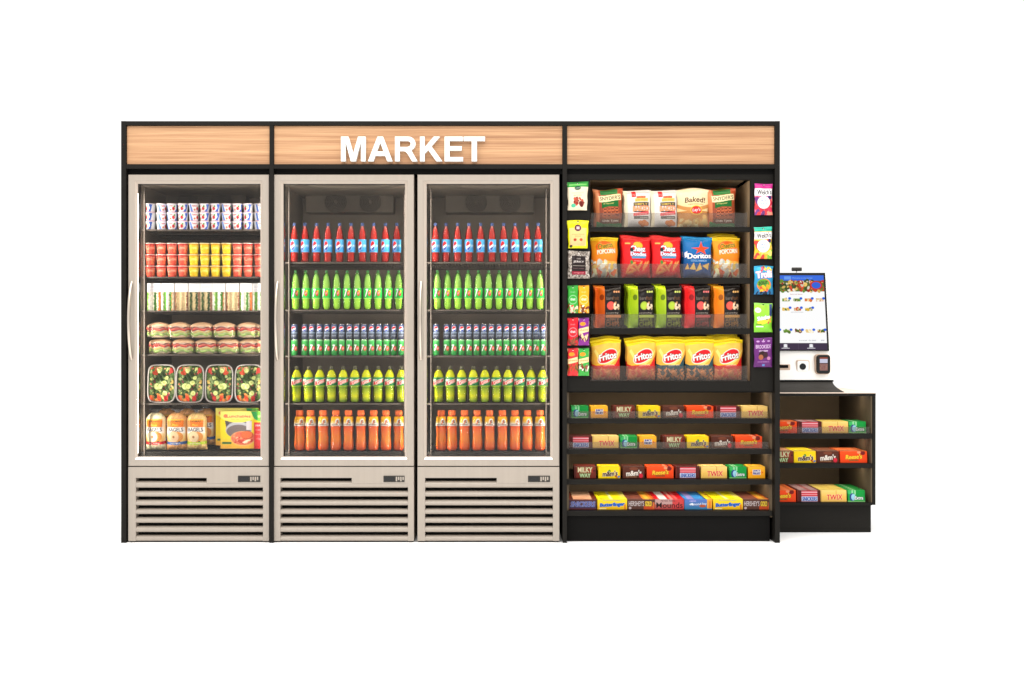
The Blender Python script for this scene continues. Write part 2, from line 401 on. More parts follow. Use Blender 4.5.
# ---- drinks (sizes in metres; 1 photo pixel is about 5.15 mm at the bottles)
q = .00516
def globe(a, cx, cy, rx, ry):
    a.ell(cx, cy, rx * 1.15, ry * 1.15, (200, 214, 236)); a.ell(cx, cy, rx, ry, WHITE)
    m = (((a.U - cx) / rx) ** 2 + ((a.V - cy) / ry) ** 2 < 1)
    t = (a.V - cy) / ry - .35 * (a.U - cx) / rx
    a.on((m & (t > .1)).astype(float), (232, 32, 44)); a.on((m & (t < -.45)).astype(float), (20, 70, 180)); return a
a = Art(90, 24, (48, 165, 232)); a.fade(0, 0, 1, 1, (24, 118, 204), (64, 172, 236)); a.fade(.5, 0, .8, 1, (56, 160, 228), (96, 196, 244)); globe(a, .44, .5, .08, .34)
a.text('pepsi', .64, .5, .15, .3, WHITE); a.rect(0, 0, 1, .03, (180, 226, 248))
b_cola = bottle('cola_bottle', 'bottle',
    [(.012, 0), (.019, .004), (.0205, .02), (.0195, .05), (.0205, .058), (.0205, .118), (.0195, .135), (.016, .16), (.010, .18), (.007, .188), (.007, .196)],
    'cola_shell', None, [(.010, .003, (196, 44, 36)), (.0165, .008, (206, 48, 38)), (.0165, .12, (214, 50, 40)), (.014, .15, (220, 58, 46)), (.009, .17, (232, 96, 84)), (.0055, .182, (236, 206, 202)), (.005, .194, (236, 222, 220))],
    a, (.0226, .052, .118), ([(.0082, .188), (.0086, .19), (.0084, .203), (.007, .204)], (72, 92, 142)))
a = Art(90, 24, (40, 200, 70)); a.fade(0, 0, 1, 1, (26, 178, 66), (60, 226, 96))
a.text('7', .445, .55, .12, .8, WHITE, .06, .25, out=(16, 120, 40)); a.ell(.555, .5, .055, .26, (232, 44, 30)); a.ell(.59, .72, .03, .12, (250, 220, 60)); a.text('UP', .555, .5, .06, .2, WHITE, .04)
a.rect(0, 0, 1, .06, (170, 245, 120)); 
b_lime = bottle('lime_soda_bottle', 'bottle',
    [(.011, 0), (.018, .004), (.0215, .016), (.0215, .14), (.0205, .155), (.016, .176), (.010, .19), (.006, .197), (.006, .201)],
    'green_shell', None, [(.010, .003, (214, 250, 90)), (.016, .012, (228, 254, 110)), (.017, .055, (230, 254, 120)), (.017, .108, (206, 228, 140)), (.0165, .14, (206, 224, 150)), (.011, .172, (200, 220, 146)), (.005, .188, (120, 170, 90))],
    a, (.0224, .058, .112), ([(.007, .194), (.0072, .196), (.007, .205), (.006, .206)], (60, 128, 66)))
a = Art(100, 30, (34, 128, 70)); a.fade(0, 0, 1, 1, (24, 110, 62), (46, 146, 84))
a.poly([(.3, .05), (.72, .55), (.74, .95), (.3, .5)], (214, 226, 206)); a.poly([(.33, .1), (.68, .52), (.72, .86), (.34, .48)], (226, 52, 62))
a.text('Dew', .52, .5, .24, .4, (240, 196, 190), .05, .2, .5); a.text('Mtn', .38, .72, .14, .26, WHITE, .05, .2, .3, out=(20, 90, 50)); a.rect(0, 0, 1, .06, (200, 236, 60))
b_citrus = bottle('citrus_soda_bottle', 'bottle',
    [(.016, 0), (.024, .004), (.027, .018), (.0255, .04), (.0272, .06), (.0272, .132), (.0262, .141), (.0195, .157), (.0118, .17), (.0088, .175), (.0085, .18)],
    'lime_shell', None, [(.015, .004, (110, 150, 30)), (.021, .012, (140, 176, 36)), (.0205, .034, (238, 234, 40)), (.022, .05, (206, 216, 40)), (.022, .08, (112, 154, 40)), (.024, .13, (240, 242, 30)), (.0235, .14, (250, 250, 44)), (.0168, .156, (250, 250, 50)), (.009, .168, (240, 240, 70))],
    a, (.028, .085, .131), ([(.0092, .171), (.0096, .173), (.0094, .187), (.008, .188)], (86, 84, 66)))
a = Art(100, 30, (250, 200, 40)); a.fade(0, 0, 1, 1, (252, 240, 220), (250, 196, 34))
a.fade(0, .45, 1, 1, (252, 206, 60), (250, 176, 24)); a.rect(0, 0, 1, .28, (240, 232, 226)); a.ell(.56, .48, .075, .3, WHITE); a.text('G', .56, .48, .07, .34, (70, 60, 60), .05)
a.poly([(.5, .16), (.56, .62), (.585, .62), (.54, .16)], (240, 110, 30)); a.text('GATORADE', .5, .13, .28, .18, (90, 84, 84), .03)
b_sport = bottle('sports_drink_bottle', 'bottle',
    [(.022, 0), (.027, .004), (.0282, .02), (.0265, .06), (.0258, .085), (.0272, .12), (.0272, .128), (.0285, .132), (.028, .15), (.022, .175), (.017, .182), (.016, .19)],
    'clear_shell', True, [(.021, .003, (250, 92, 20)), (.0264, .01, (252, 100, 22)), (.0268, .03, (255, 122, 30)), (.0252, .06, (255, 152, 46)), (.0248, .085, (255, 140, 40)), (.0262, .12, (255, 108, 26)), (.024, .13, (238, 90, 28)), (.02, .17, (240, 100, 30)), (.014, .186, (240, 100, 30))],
    a, (.029, .129, .176, .0235), ([(.0188, .184), (.0194, .187), (.0192, .204), (.018, .208), (.010, .2085)], (246, 116, 56)))
def can(name, art, r, h, m='plain'):
    root = empty(name, (0, 0, 0)); root['category'] = 'can'
    th = -math.pi / 2 + (art.U - .5) * 2 * math.pi
    rr = r * np.interp(art.V, [0, .05, .1, .9, .96, 1], [.8, .95, 1, 1, .9, .82])
    MB().grid(np.stack([rr * np.cos(th), rr * np.sin(th), h * art.V], -1), art.col()).build('can_body', M[m], root, smooth=60)
    MB().lathe([(r * .5, h * .97), (r * .8, h * .99), (r * .83, h * 1.0), (r * .83, h * 1.015), (r * .7, h * 1.016), (r * .66, h)], 18).build('lid', M['chrome'], root, smooth=40)
    return Proto(root)
a = Art(64, 40, (60, 72, 104)); a.fade(0, 0, 1, 1, (54, 62, 82), (66, 84, 124)); globe(a, .5, .7, .105, .17); a.rect(.36, .12, .64, .38, (58, 62, 76)); a.rect(0, .4, 1, .47, (150, 168, 190))
a.text('pepsi', .5, .25, .24, .2, (196, 206, 222)); a.rect(.3, .1, .34, .42, (170, 190, 214))
c_cola = can('cola_can', a, .0168, .077)
a = Art(64, 40, (40, 150, 66)); a.fade(0, 0, 1, 1, (40, 140, 62), (66, 184, 86)); a.text('7', .45, .48, .16, .42, WHITE, .05, .25, out=(16, 110, 40)); a.ell(.58, .44, .085, .15, (232, 50, 40)); a.text('UP', .58, .44, .1, .12, WHITE, .04)
a.rect(0, .9, 1, 1, (150, 210, 150))
c_lime = can('lime_soda_can', a, .0172, .081)
# ---- food cooler goods
def cup(name, art, r0, r1, h, lidc):
    root = empty(name, (0, 0, 0)); root['category'] = 'cup'
    th = -math.pi / 2 + (art.U - .5) * 2 * math.pi; rr = r0 + (r1 - r0) * art.V
    MB().grid(np.stack([rr * np.cos(th), rr * np.sin(th), h * art.V], -1), art.col()).lathe([(r0 * .98, .0005), (r0 * .98, .001)], 16, [alb((230, 230, 230))] * 2).build('cup_body', M['plain'], root, smooth=60)
    MB().lathe([(r1 * 1.0, h - .001), (r1 * 1.09, h), (r1 * 1.09, h + .003), (r1 * .9, h + .0035)], 20, [alb(lidc)] * 4).build('foil_lid', M['plain'], root, smooth=40)
    return Proto(root)
yog = []
for k in range(3):
    a = Art(72, 24, (252, 252, 255)); R = random.Random(k)
    x = [.40, .55, .47][k]
    a.poly([(x + .16, 1), (x + .28, 1), (x + .22, 0), (x + .1, 0), (x + .2, .5)], (66, 112, 220)); a.poly([(x - .24, 1), (x - .18, 1), (x - .1, 0), (x - .2, 0)], (110, 150, 235))
    a.ell(x + .06, .45, .05, .22, (228, 52, 62)); a.ell(x - .05, .3, .035, .13, (244, 140, 90)); a.ell(x + .09, .72, .03, .12, (110, 180, 90))
    a.text('Yoplait', x - .06, .76, .17, .24, (214, 60, 70), .03, .2); a.rect(0, 0, 1, .07, (244, 150, 180))
    yog.append(cup('yogurt_cup', a, .0205, .0255, .0415, (250, 236, 242)))
def fruit(c0, c1, c2, dk):
    a = Art(60, 26, c0); a.spots(60, (0, 0, 1, .8), .05, [c0, c1, c2], 5); a.rect(0, .86, 1, 1, dk); a.text('fruit', .5, .55, .16, .22, c2, .03)
    a.fade(0, 0, 1, .12, dk, c0); return a
f_red = cup('fruit_cup', fruit((236, 92, 70), (246, 128, 84), (250, 178, 150), (206, 40, 36)), .0195, .026, .054, (250, 226, 214))
f_yel = cup('fruit_cup', fruit((250, 206, 30), (252, 224, 60), (253, 238, 130), (226, 160, 20)), .0195, .026, .054, (252, 244, 190))
def sandwich(art, w, h, d):
    mb = MB(); x = (art.U - .5) * w; z = art.V * h
    mb.grid(np.stack([x, -.004 * np.sin(art.U * math.pi * 5) * (art.V < .68), z], -1), art.col())
    c = alb((244, 236, 224)); n = alb((232, 214, 184))
    mb.add([(-w / 2, 0, 0), (w / 2, 0, 0), (w / 2 - .006, d, 0), (-w / 2 + .006, d, 0), (-w / 2, 0, h), (w / 2, 0, h), (w / 2 - .006, d, h * .55), (-w / 2 + .006, d, h * .55)],
           [(0, 3, 2, 1), (4, 5, 6, 7), (1, 2, 6, 5), (0, 4, 7, 3), (2, 3, 7, 6)], n)
    o = mb.build('sandwich_pack', M['food']); o['category'] = 'sandwich'
    return Proto(o)
def sand_art(kind):
    a = Art(44, 80, (240, 224, 190)); R = random.Random(kind)
    if kind == 0: strips = [(0, .12, (120, 190, 60)), (.12, .34, (250, 246, 232)), (.34, .52, (246, 240, 220)), (.52, .68, (64, 122, 40)), (.68, .8, (238, 232, 210)), (.8, 1, (230, 120, 60))]
    elif kind == 1: strips = [(0, .2, (246, 240, 222)), (.2, .4, (116, 186, 70)), (.4, .62, (250, 246, 234)), (.62, .78, (84, 150, 60)), (.78, .9, (206, 130, 90)), (.9, 1, (240, 224, 196))]
    elif kind == 2: strips = [(0, .1, (150, 96, 60)), (.1, .9, (228, 202, 156)), (.9, 1, (132, 70, 50))]
    else: strips = [(0, .14, (190, 170, 130)), (.14, .3, (70, 96, 58)), (.3, .62, (214, 194, 146)), (.62, .82, (62, 90, 58)), (.82, 1, (150, 110, 84))]
    for x0, x1, c in strips:
        w1, w2 = .022 * np.sin(a.V * R.uniform(18, 34) + R.uniform(0, 6)), .022 * np.sin(a.V * R.uniform(18, 34) + R.uniform(0, 6))
        a.on(((a.U >= x0 + w1) & (a.U <= x1 + w2) & (a.V < .7)).astype(float), c)
    for k in range(150):
        x = R.random(); j = min(43, int(x * 43)); c = a.a[10, j] * R.uniform(.86, 1.1)
        a.ell(x + R.uniform(-.03, .03), R.uniform(0, .66), .05, .02, np.clip(c, 0, 255))
    a.rect(0, .68, 1, 1, (252, 250, 252)); a.rect(.08, .74, .92, .76, (226, 220, 236)); a.text('SANDWICH', .5, .86, .7, .05, (196, 190, 214)); return a
sandw = [sandwich(sand_art(k), .067, .140, .1) for k in range(4)]
def slab(z0, z1, w, d, wav, cols, seed, pw=2.6, dome=0):
    R = np.random.RandomState(seed); n = 56; th = np.arange(n) * 2 * math.pi / n
    r = 1 + wav * (np.sin(th * 9 + seed) * .6 + np.sin(th * 17 + 2 * seed) * .4)
    cx = np.sign(np.cos(th)) * np.abs(np.cos(th)) ** (2 / pw) * w / 2 * r; cy = np.sign(np.sin(th)) * np.abs(np.sin(th)) ** (2 / pw) * d / 2 * r
    mb = MB(); rows = []; cc = []
    lv = np.linspace(0, 1, 8)
    for t in lv:
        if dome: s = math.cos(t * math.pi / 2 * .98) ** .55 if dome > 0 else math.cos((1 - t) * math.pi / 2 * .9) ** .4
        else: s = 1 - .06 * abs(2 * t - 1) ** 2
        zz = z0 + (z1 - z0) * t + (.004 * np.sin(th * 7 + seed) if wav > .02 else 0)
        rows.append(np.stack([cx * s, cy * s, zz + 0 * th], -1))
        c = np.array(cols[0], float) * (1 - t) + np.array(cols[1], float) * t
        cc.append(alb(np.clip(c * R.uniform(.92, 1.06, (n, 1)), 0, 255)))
    mb.grid(np.array(rows), np.array(cc), closed=True)
    b = mb.n - 8 * n; mb.f.append(tuple(range(b + n - 1, b - 1, -1))); mb.mi.append(0); mb.f.append(tuple(range(mb.n - n, mb.n))); mb.mi.append(0)
    return mb
def sub_roll(seed):
    root = empty('sandwich_roll', (0, 0, 0)); root['category'] = 'sandwich'; w, d = .117, .09
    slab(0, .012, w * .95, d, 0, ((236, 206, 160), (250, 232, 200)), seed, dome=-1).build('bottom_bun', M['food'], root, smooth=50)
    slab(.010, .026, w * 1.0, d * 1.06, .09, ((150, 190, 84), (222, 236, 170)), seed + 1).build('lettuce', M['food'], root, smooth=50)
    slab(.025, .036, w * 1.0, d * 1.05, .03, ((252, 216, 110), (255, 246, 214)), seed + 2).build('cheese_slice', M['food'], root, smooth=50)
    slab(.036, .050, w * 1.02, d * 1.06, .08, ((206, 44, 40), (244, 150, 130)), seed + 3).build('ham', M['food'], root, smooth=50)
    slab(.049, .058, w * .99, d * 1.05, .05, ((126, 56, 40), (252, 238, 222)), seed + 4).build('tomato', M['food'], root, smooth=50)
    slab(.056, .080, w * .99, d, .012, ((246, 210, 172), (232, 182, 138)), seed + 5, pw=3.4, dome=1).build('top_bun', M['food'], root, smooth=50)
    slab(-.001, .060, w * 1.05, d * 1.09, .01, ((255, 255, 255), (255, 255, 255)), seed + 6).build('plastic_wrap', M['wrap'], root, smooth=50)
    return Proto(root)
rolls = [sub_roll(3), sub_roll(11)]
def salad(seed, mirror):
    root = empty('salad_tray', (0, 0, 0)); root['category'] = 'salad'; w, h = .145, .198
    def rr(t, inset, y):
        n = 40; out = []
        for i in range(n):
            th = i * 2 * math.pi / n; c, s_ = math.cos(th), math.sin(th); p = 4.6
            out.append((np.sign(c) * abs(c) ** (2 / p) * (w / 2 - inset), y, h / 2 + np.sign(s_) * abs(s_) ** (2 / p) * (h / 2 - inset)))
        return out
    MB().loft([rr(0, .000, -.002), rr(0, .000, .004), rr(0, .014, .045), rr(0, .016, .045)][::-1], cap0=True, cap1=False).build('tray', M['clear'], root, smooth=50)
    MB().loft([rr(0, .004, .004), rr(0, 0, .002), rr(0, 0, -.003), rr(0, .004, -.004), rr(0, .0055, -.001)][::-1], alb((196, 190, 184)), cap0=False, cap1=False).build('rim', M['plain'], root, smooth=50)
    a = Art(96, 130, (58, 78, 42)); R = random.Random(seed)
    a.spots(120, (0, 0, 1, 1), .06, [(64, 84, 48), (104, 128, 72), (84, 112, 58), (150, 168, 110), (54, 68, 42)], seed, 1.0)
    a.spots(26, (.05, .05, .95, .95), .035, [(200, 96, 70), (160, 60, 60), (224, 170, 130), (190, 190, 110), (120, 60, 66)], seed + 1)
    a.spots(7, (.08, .78, .45, .97), .09, [(236, 90, 60), (244, 190, 150), (250, 160, 70)], seed + 2); a.spots(5, (.55, .8, .95, .98), .08, [(226, 236, 150), (232, 74, 66)], seed + 3)
    a.spots(6, (.06, .02, .45, .18), .09, [(234, 84, 50), (250, 150, 80)], seed + 4); a.spots(5, (.55, .03, .95, .22), .08, [(222, 66, 60), (228, 236, 150), (170, 60, 80)], seed + 5)
    a.spots(5, (.82, .3, .95, .75), .05, [(240, 200, 110), (236, 226, 130)], seed + 6)
    for cx, cy, r in ((.32, .42, .13), (.44, .42, .11), (.6, .52, .1), (.4, .86, .1), (.63, .23, .1), (.7, .66, .08)):
        a.ell(cx, cy, r, r * 96 / 130, (150, 180, 80)); a.ell(cx, cy, r * .88, r * .88 * 96 / 130, (240, 246, 170)); a.ell(cx, cy, r * .4, r * .4 * 96 / 130, (226, 236, 140))
    if mirror: a.flip()
    nz = np.zeros_like(a.U)
    for k in range(24):
        nz += .0018 * np.sin(R.uniform(5, 40) * a.U + R.uniform(5, 40) * a.V + R.uniform(0, 6))
    p = np.abs(2 * a.U - 1), np.abs(2 * a.V - 1)
    xx = (a.U - .5) * (w - .014); zz = (a.V - .5) * (h - .014)
    rad = (p[0] ** 4.6 + p[1] ** 4.6) ** (1 / 4.6); sc = np.where(rad > 1, 1 / np.maximum(rad, 1e-6), 1)
    MB().grid(np.stack([xx * sc, .004 + nz * .5 - .006 * (1 - np.minimum(rad, 1) ** 3), h / 2 + zz * sc], -1), a.col()).build('salad', M['food'], root, smooth=60)
    return Proto(root)
salads = [salad(5, False), salad(5, True)]
def bagels(bun, band, name_txt):
    root = empty('bagel_bag', (0, 0, 0)); root['category'] = 'bread bag'; w, h, t = .103, .192, .075
    a = Art(84, 140, bun); R = random.Random(len(name_txt))
    a.spots(60, (0, .7, 1, 1), .06, [bun, np.array(bun) * .93, np.clip(np.array(bun) * 1.06, 0, 255)], 4)
    a.rect(.06, .2, .94, .62, (252, 248, 240)); a.rect(.12, .62, .88, .84, (244, 128, 40)); a.rect(.12, .8, .88, .84, (250, 190, 70)); a.text("THOMAS'", .5, .78, .56, .05, (110, 70, 40), .03); a.text('Plain', .5, .68, .3, .06, (250, 210, 60), .03, .2)
    a.text('BAGELS', .5, .555, .74, .105, (56, 56, 70), .04); a.fade(.06, .2, .94, .46, (246, 190, 90), (252, 236, 190))
    cx, cy = .42, .36
    a.ell(cx + .2, cy + .0, .25, .14, (232, 150, 70)); a.ell(cx, cy, .27, .155, (214, 172, 120)); a.ell(cx, cy, .245, .14, np.clip(np.array(bun) * .6 + np.array((252, 244, 232)) * .4, 0, 255)); a.ell(cx, cy, .06, .035, (180, 120, 70)); a.ell(.7, .22, .06, .03, (50, 66, 40))
    a.band(.14, .22, band, curve=.12); a.text(name_txt, .5, .18, .5, .04, (250, 240, 240), .02)
    a.spots(20, (0, 0, 1, .12), .08, [np.array(bun) * .9, np.clip(np.array(bun) * 1.1, 0, 255)], 9)
    U, V = a.U, a.V
    wid = np.where(V > .78, np.sqrt(np.clip(1 - ((V - .78) / .225) ** 2 * .86, 0, 1)), 1) * (1 + .02 * np.sin(V * 18))
    aa = np.clip(1 - np.abs(2 * U - 1) ** 2.8, 0, 1) ** .6; bb = np.clip(1 - np.abs(2 * V - 1) ** 7, 0, 1) ** .7
    y = t / 2 * aa * bb * (1 + .06 * np.sin(V * 20))
    mb = MB(); x = (U - .5) * w * wid; z = V * h
    mb.grid(np.stack([x, -y, z], -1), a.col()); mb.grid(np.stack([x, y + .0005, z], -1)[::4, ::4], a.col()[::4, ::4], flip=True)
    mb.build('bag_body', M['film'], root, smooth=60)
    c = MB(); lo = []
    for k, (r, z_) in enumerate(((.03, h - .014), (.012, h), (.018, h + .010), (.034, h + .016))):
        lo.append([(r * math.cos(i * .5236) * (1 + .12 * (i % 2)), .4 * r * math.sin(i * .5236), z_ + .003 * (i % 2)) for i in range(12)])
    c.loft(lo, alb((226, 220, 210))).build('twisted_neck', M['clear'], root, smooth=60)
    return Proto(root)
bag_b = [bagels((250, 234, 190), (226, 40, 44), 'PLAIN'), bagels((232, 168, 104), (44, 92, 160), 'CINNAMON'), bagels((240, 196, 126), (186, 212, 40), 'EVERYTHING')]
a = Art(120, 110, (252, 222, 40)); a.fade(0, 0, 1, .3, (246, 178, 70), (252, 224, 50)); a.ell(.42, .98, .5, .28, (253, 240, 120))
a.poly([(.1, .76), (.72, .76), (.72, .45), (.15, .48)], (112, 106, 110)); a.poly([(.1, .76), (.18, .76), (.24, .46), (.15, .46)], (84, 78, 84))
a.ell(.42, .5, .30, .22, (190, 190, 200)); a.ell(.42, .46, .28, .18, (124, 112, 112)); a.rect(.6, .5, .73, .74, (226, 218, 222)); a.poly([(.08, .76), (.74, .76), (.5, .70), (.3, .70)], (253, 232, 90))
a.ell(.52, .27, .29, .2, (240, 190, 110)); a.ell(.52, .28, .27, .18, (232, 116, 86)); a.spots(40, (.3, .14, .74, .42), .03, [(222, 80, 66), (240, 150, 110), (206, 60, 60), (250, 200, 160)], 2)
a.ell(.62, .36, .15, .11, (206, 84, 50)); a.ell(.61, .37, .13, .09, (238, 112, 66)); a.poly([(.5, .17), (.62, .24), (.68, .22), (.56, .14)], (250, 236, 210))
a.rect(.78, 0, 1, .7, (232, 54, 56)); a.text('HAM', .9, .62, .16, .06, WHITE); a.text('+ CHEESE', .9, .5, .17, .04, (250, 200, 190)); a.text('PROTEIN', .9, .38, .16, .035, (250, 200, 190)); a.text('12g', .9, .26, .1, .05, (250, 210, 200))
a.poly([(.70, 1), (.78, .8), (.9, .72), (1, .7), (1, 1)], (120, 206, 70)); a.poly([(.70, 1), (.79, .79), (.87, .74), (.84, 1)], (60, 176, 90)); a.text('NEW', .92, .86, .12, .07, (236, 250, 190))
a.text('Lunchables', .42, .87, .56, .085, (214, 44, 40), .03, .1, out=(253, 240, 150)); a.ell(.12, .87, .05, .05, (240, 130, 90)); a.text('ham and cheddar', .45, .79, .4, .03, (220, 130, 60)); a.rect(.04, .12, .26, .18, (66, 120, 62))
lunch = pack_box('lunch_kit_box', 'food box', a, .222, .193, .03, side=(246, 196, 60))

# ---- snack bags (front sheet artwork)
def N(w, h, cell=.00135): return int(w / cell), int(h / cell)
def mk_snyder():
    a = Art(*N(.145, .196), (176, 74, 40)); a.fade(0, 0, 1, 1, (120, 60, 40), (196, 84, 46)); a.fade(.0, 0, .16, 1, (196, 110, 66), (232, 150, 100))
    a.poly([(.2, 1), (.82, 1), (.82, .86), (.2, .86)], (30, 124, 52)); a.poly([(.24, .66), (.86, .7), (.86, .52), (.5, .55), (.24, .50)], (22, 104, 42))
    a.poly([(.13, .83), (.94, .86), (.96, .70), (.15, .66)], (250, 232, 178)); a.text("SNYDER'S", .55, .765, .74, .1, (40, 26, 22), .03, 0, .03); a.text('of Hanover', .5, .63, .4, .05, (240, 200, 120), .02, .2)
    a.rect(.28, .28, .88, .52, (96, 34, 26))
    R = random.Random(2)
    for i in range(11):
        cx, cy = .34 + (i % 4) * .16 + R.uniform(-.03, .03), .47 - (i // 4) * .085
        a.ell(cx, cy, .085, .05, (198, 104, 62)); a.ell(cx - .028, cy + .008, .026, .018, (70, 26, 24)); a.ell(cx + .028, cy + .008, .026, .018, (70, 26, 24))
    a.ell(.62, .25, .3, .05, (150, 80, 50)); a.rect(.2, .1, .9, .22, (104, 66, 48)); a.text('Olde Tyme', .56, .16, .6, .07, (244, 234, 220), .02); a.poly([(.04, 0), (1, 0), (1, .1), (.3, .09), (.04, .16)], (66, 140, 84)); a.rect(.35, .02, .9, .06, (110, 170, 110))
    return a
def mk_naked():
    a = Art(*N(.14, .19), (236, 232, 228)); a.fade(0, 0, .12, 1, (238, 226, 196), (250, 238, 206)); a.rect(.28, .82, .44, .985, (232, 30, 34)); a.text('N', .36, .88, .08, .07, (250, 150, 140))
    a.rect(.46, .78, .80, .84, (226, 66, 44)); a.text('STACYS', .63, .81, .3, .035, (250, 190, 120)); a.rect(.40, .69, .9, .78, (250, 202, 110)); a.text('pita chips', .63, .73, .4, .05, (232, 140, 40), .03)
    a.rect(.34, .57, .93, .67, (84, 78, 70)); a.text('SIMPLY', .63, .62, .5, .06, (230, 190, 80)); a.text('BAKED', .63, .50, .62, .14, (250, 180, 130), .04, 0, .02, out=(222, 96, 60)); a.rect(.36, .41, .92, .435, (60, 40, 36))
    a.poly([(.33, .3), (.94, .34), (.94, .43), (.33, .38)], (238, 92, 96)); a.text('original', .63, .36, .45, .04, (252, 200, 196), .02, .2); a.rect(.35, .22, .93, .3, (110, 104, 98)); a.text('crackers', .74, .26, .3, .04, (240, 236, 220))
    for cx, cy in ((.62, .12), (.76, .14), (.70, .08), (.84, .1)): a.ell(cx, cy, .1, .06, (226, 128, 70)); a.ell(cx, cy, .07, .04, (238, 152, 88))
    return a
def mk_baked():
    a = Art(*N(.165, .196), (250, 228, 176)); a.fade(0, .35, 1, 1, (244, 206, 140), (254, 240, 204)); a.fade(0, 0, 1, .42, (226, 172, 100), (196, 128, 64)); a.band(.4, .5, (206, 142, 76), curve=.5)
    a.spots(26, (.05, .0, .95, .2), .07, [(240, 206, 140), (250, 228, 170), (220, 168, 96)], 4); a.spots(10, (.55, .1, .9, .3), .08, [(244, 206, 130), (232, 184, 104)], 5)
    a.text('Baked!', .56, .7, .66, .14, (70, 36, 22), .035, .1); a.ell(.6, .43, .19, .12, (250, 214, 70)); a.ell(.6, .43, .17, .1, (222, 50, 44)); a.text("Lay's", .6, .43, .27, .1, WHITE, .03, .2, .1)
    a.text('original potato crisps', .58, .58, .5, .035, (150, 96, 50)); return a
def mk_cheetos():
    a = Art(*N(.14, .205), (248, 146, 30)); a.fade(0, .3, 1, 1, (246, 122, 34), (250, 176, 32)); a.rect(0, .92, 1, 1, (252, 214, 30)); a.fade(0, 0, 1, .4, (206, 196, 176), (248, 170, 70))
    a.ell(.5, .75, .34, .14, (240, 104, 34)); a.text('Cheetos', .52, .78, .56, .13, (70, 60, 30), .04, .1, .2, out=(250, 206, 40), ow=1); a.text('POPCORN', .55, .64, .68, .11, (254, 246, 226), .05, 0, .1, out=(236, 120, 60), ow=1)
    a.spots(46, (.0, .02, 1, .42), .085, [(244, 240, 224), (252, 236, 180), (250, 196, 90), (238, 120, 50), (226, 226, 216), (190, 190, 176)], 8); a.spots(10, (.2, .02, .9, .16), .06, [(214, 60, 40), (240, 110, 60)], 3); return a
def mk_cheez():
    a = Art(*N(.152, .21), (226, 30, 34)); a.rect(0, .93, 1, 1, (236, 50, 48)); a.fade(0, 0, 1, .3, (196, 34, 42), (226, 30, 34)); a.ell(.55, .78, .16, .09, (250, 186, 50)); a.poly([(.4, .76), (.6, .88), (.66, .76)], (250, 186, 50))
    a.text('Cheez', .55, .70, .5, .14, (246, 246, 250), .05, 0, .06, out=(50, 44, 66), ow=1); a.text('Doodles', .56, .57, .54, .1, (236, 236, 246), .05, 0, .04, out=(60, 60, 96), ow=1); a.poly([(.32, .5), (.84, .53), (.82, .48), (.34, .45)], (70, 150, 190))
    a.ell(.33, .66, .06, .05, (40, 30, 40)); a.rect(.1, .79, .28, .82, (250, 190, 90)); a.text('crunchy', .56, .4, .3, .035, (250, 200, 190))
    for i, (cx, cy, ro) in enumerate(((.35, .3, .5), (.5, .24, -.7), (.62, .3, .9), (.78, .28, 1.1), (.86, .32, .8), (.28, .12, .2), (.36, .2, -.3), (.2, .2, 1.0))): a.ell(cx, cy, .14, .04, (214, 122, 60), ro); a.ell(cx, cy + .008, .11, .02, (236, 152, 82), ro)
    a.ell(.32, .36, .05, .045, (80, 130, 50)); return a
def mk_doritos():
    a = Art(*N(.15, .208), (18, 96, 168)); a.fade(0, 0, 1, 1, (22, 66, 126), (16, 124, 196)); a.rect(0, .93, 1, 1, (40, 150, 214)); a.poly([(.28, .72), (.55, .74), (.62, .9), (.68, .76), (.92, .74), (.74, .68), (.8, .56), (.6, .64), (.44, .58), (.5, .68)], (232, 76, 34))
    a.text('Doritos', .56, .53, .84, .13, WHITE, .045, 0, .04, out=(24, 30, 60), ow=1); a.poly([(.04, .6), (.14, .64), (.14, .5), (.05, .48)], (230, 230, 240)); a.text('COOL RANCH', .54, .41, .56, .045, (190, 216, 240))
    for pts in (((.2, .2), (.36, .36), (.44, .18)), ((.42, .14), (.58, .36), (.66, .2)), ((.66, .28), (.92, .36), (.88, .18)), ((.05, .2), (.14, .34), (.2, .2))): a.poly(pts, (238, 184, 80)); a.poly([(p[0] * .8 + .2 * sum(k[0] for k in pts) / 3, p[1] * .8 + .2 * sum(k[1] for k in pts) / 3) for p in pts], (246, 204, 112))
    return a
def mk_apple(side, side2, fruit_c):
    a = Art(*N(.135, .215), (30, 25, 24)); a.fade(0, 0, .38, 1, side, side2); a.rect(0, .93, .36, 1, np.clip(np.array(side2) * 1.15, 0, 255)); a.rect(.365, .0, .385, 1, (12, 10, 10)); a.ell(.26, .73, .08, .07, np.array(side) * .7)
    a.text('bare', .56, .70, .26, .08, (120, 108, 100), .02); a.text('fruit', .80, .70, .26, .09, (120, 76, 40), .02, .3); [a.ell(.74 + k * .09, .845, .04, .025, np.clip(np.array(side2) * .6 + 100, 0, 255)) for k in range(3)]
    a.ell(.6, .52, .15, .1, fruit_c); a.ell(.6, .52, .11, .075, np.clip(np.array(fruit_c) * 1.12, 0, 255)); a.spots(9, (.72, .44, .92, .56), .06, [(226, 190, 140), (206, 150, 100), (240, 214, 180)], 3)
    a.text('crunchy', .66, .345, .5, .035, (220, 206, 190)); a.rect(.4, .24, 1, .3, np.array(side2) * .6 + 60); a.text('APPLE', .67, .185, .5, .085, np.array(side2) * .55 + 30, .02); a.text('CHIPS', .67, .08, .52, .1, np.array(side2) * .7 + 30, .03); return a
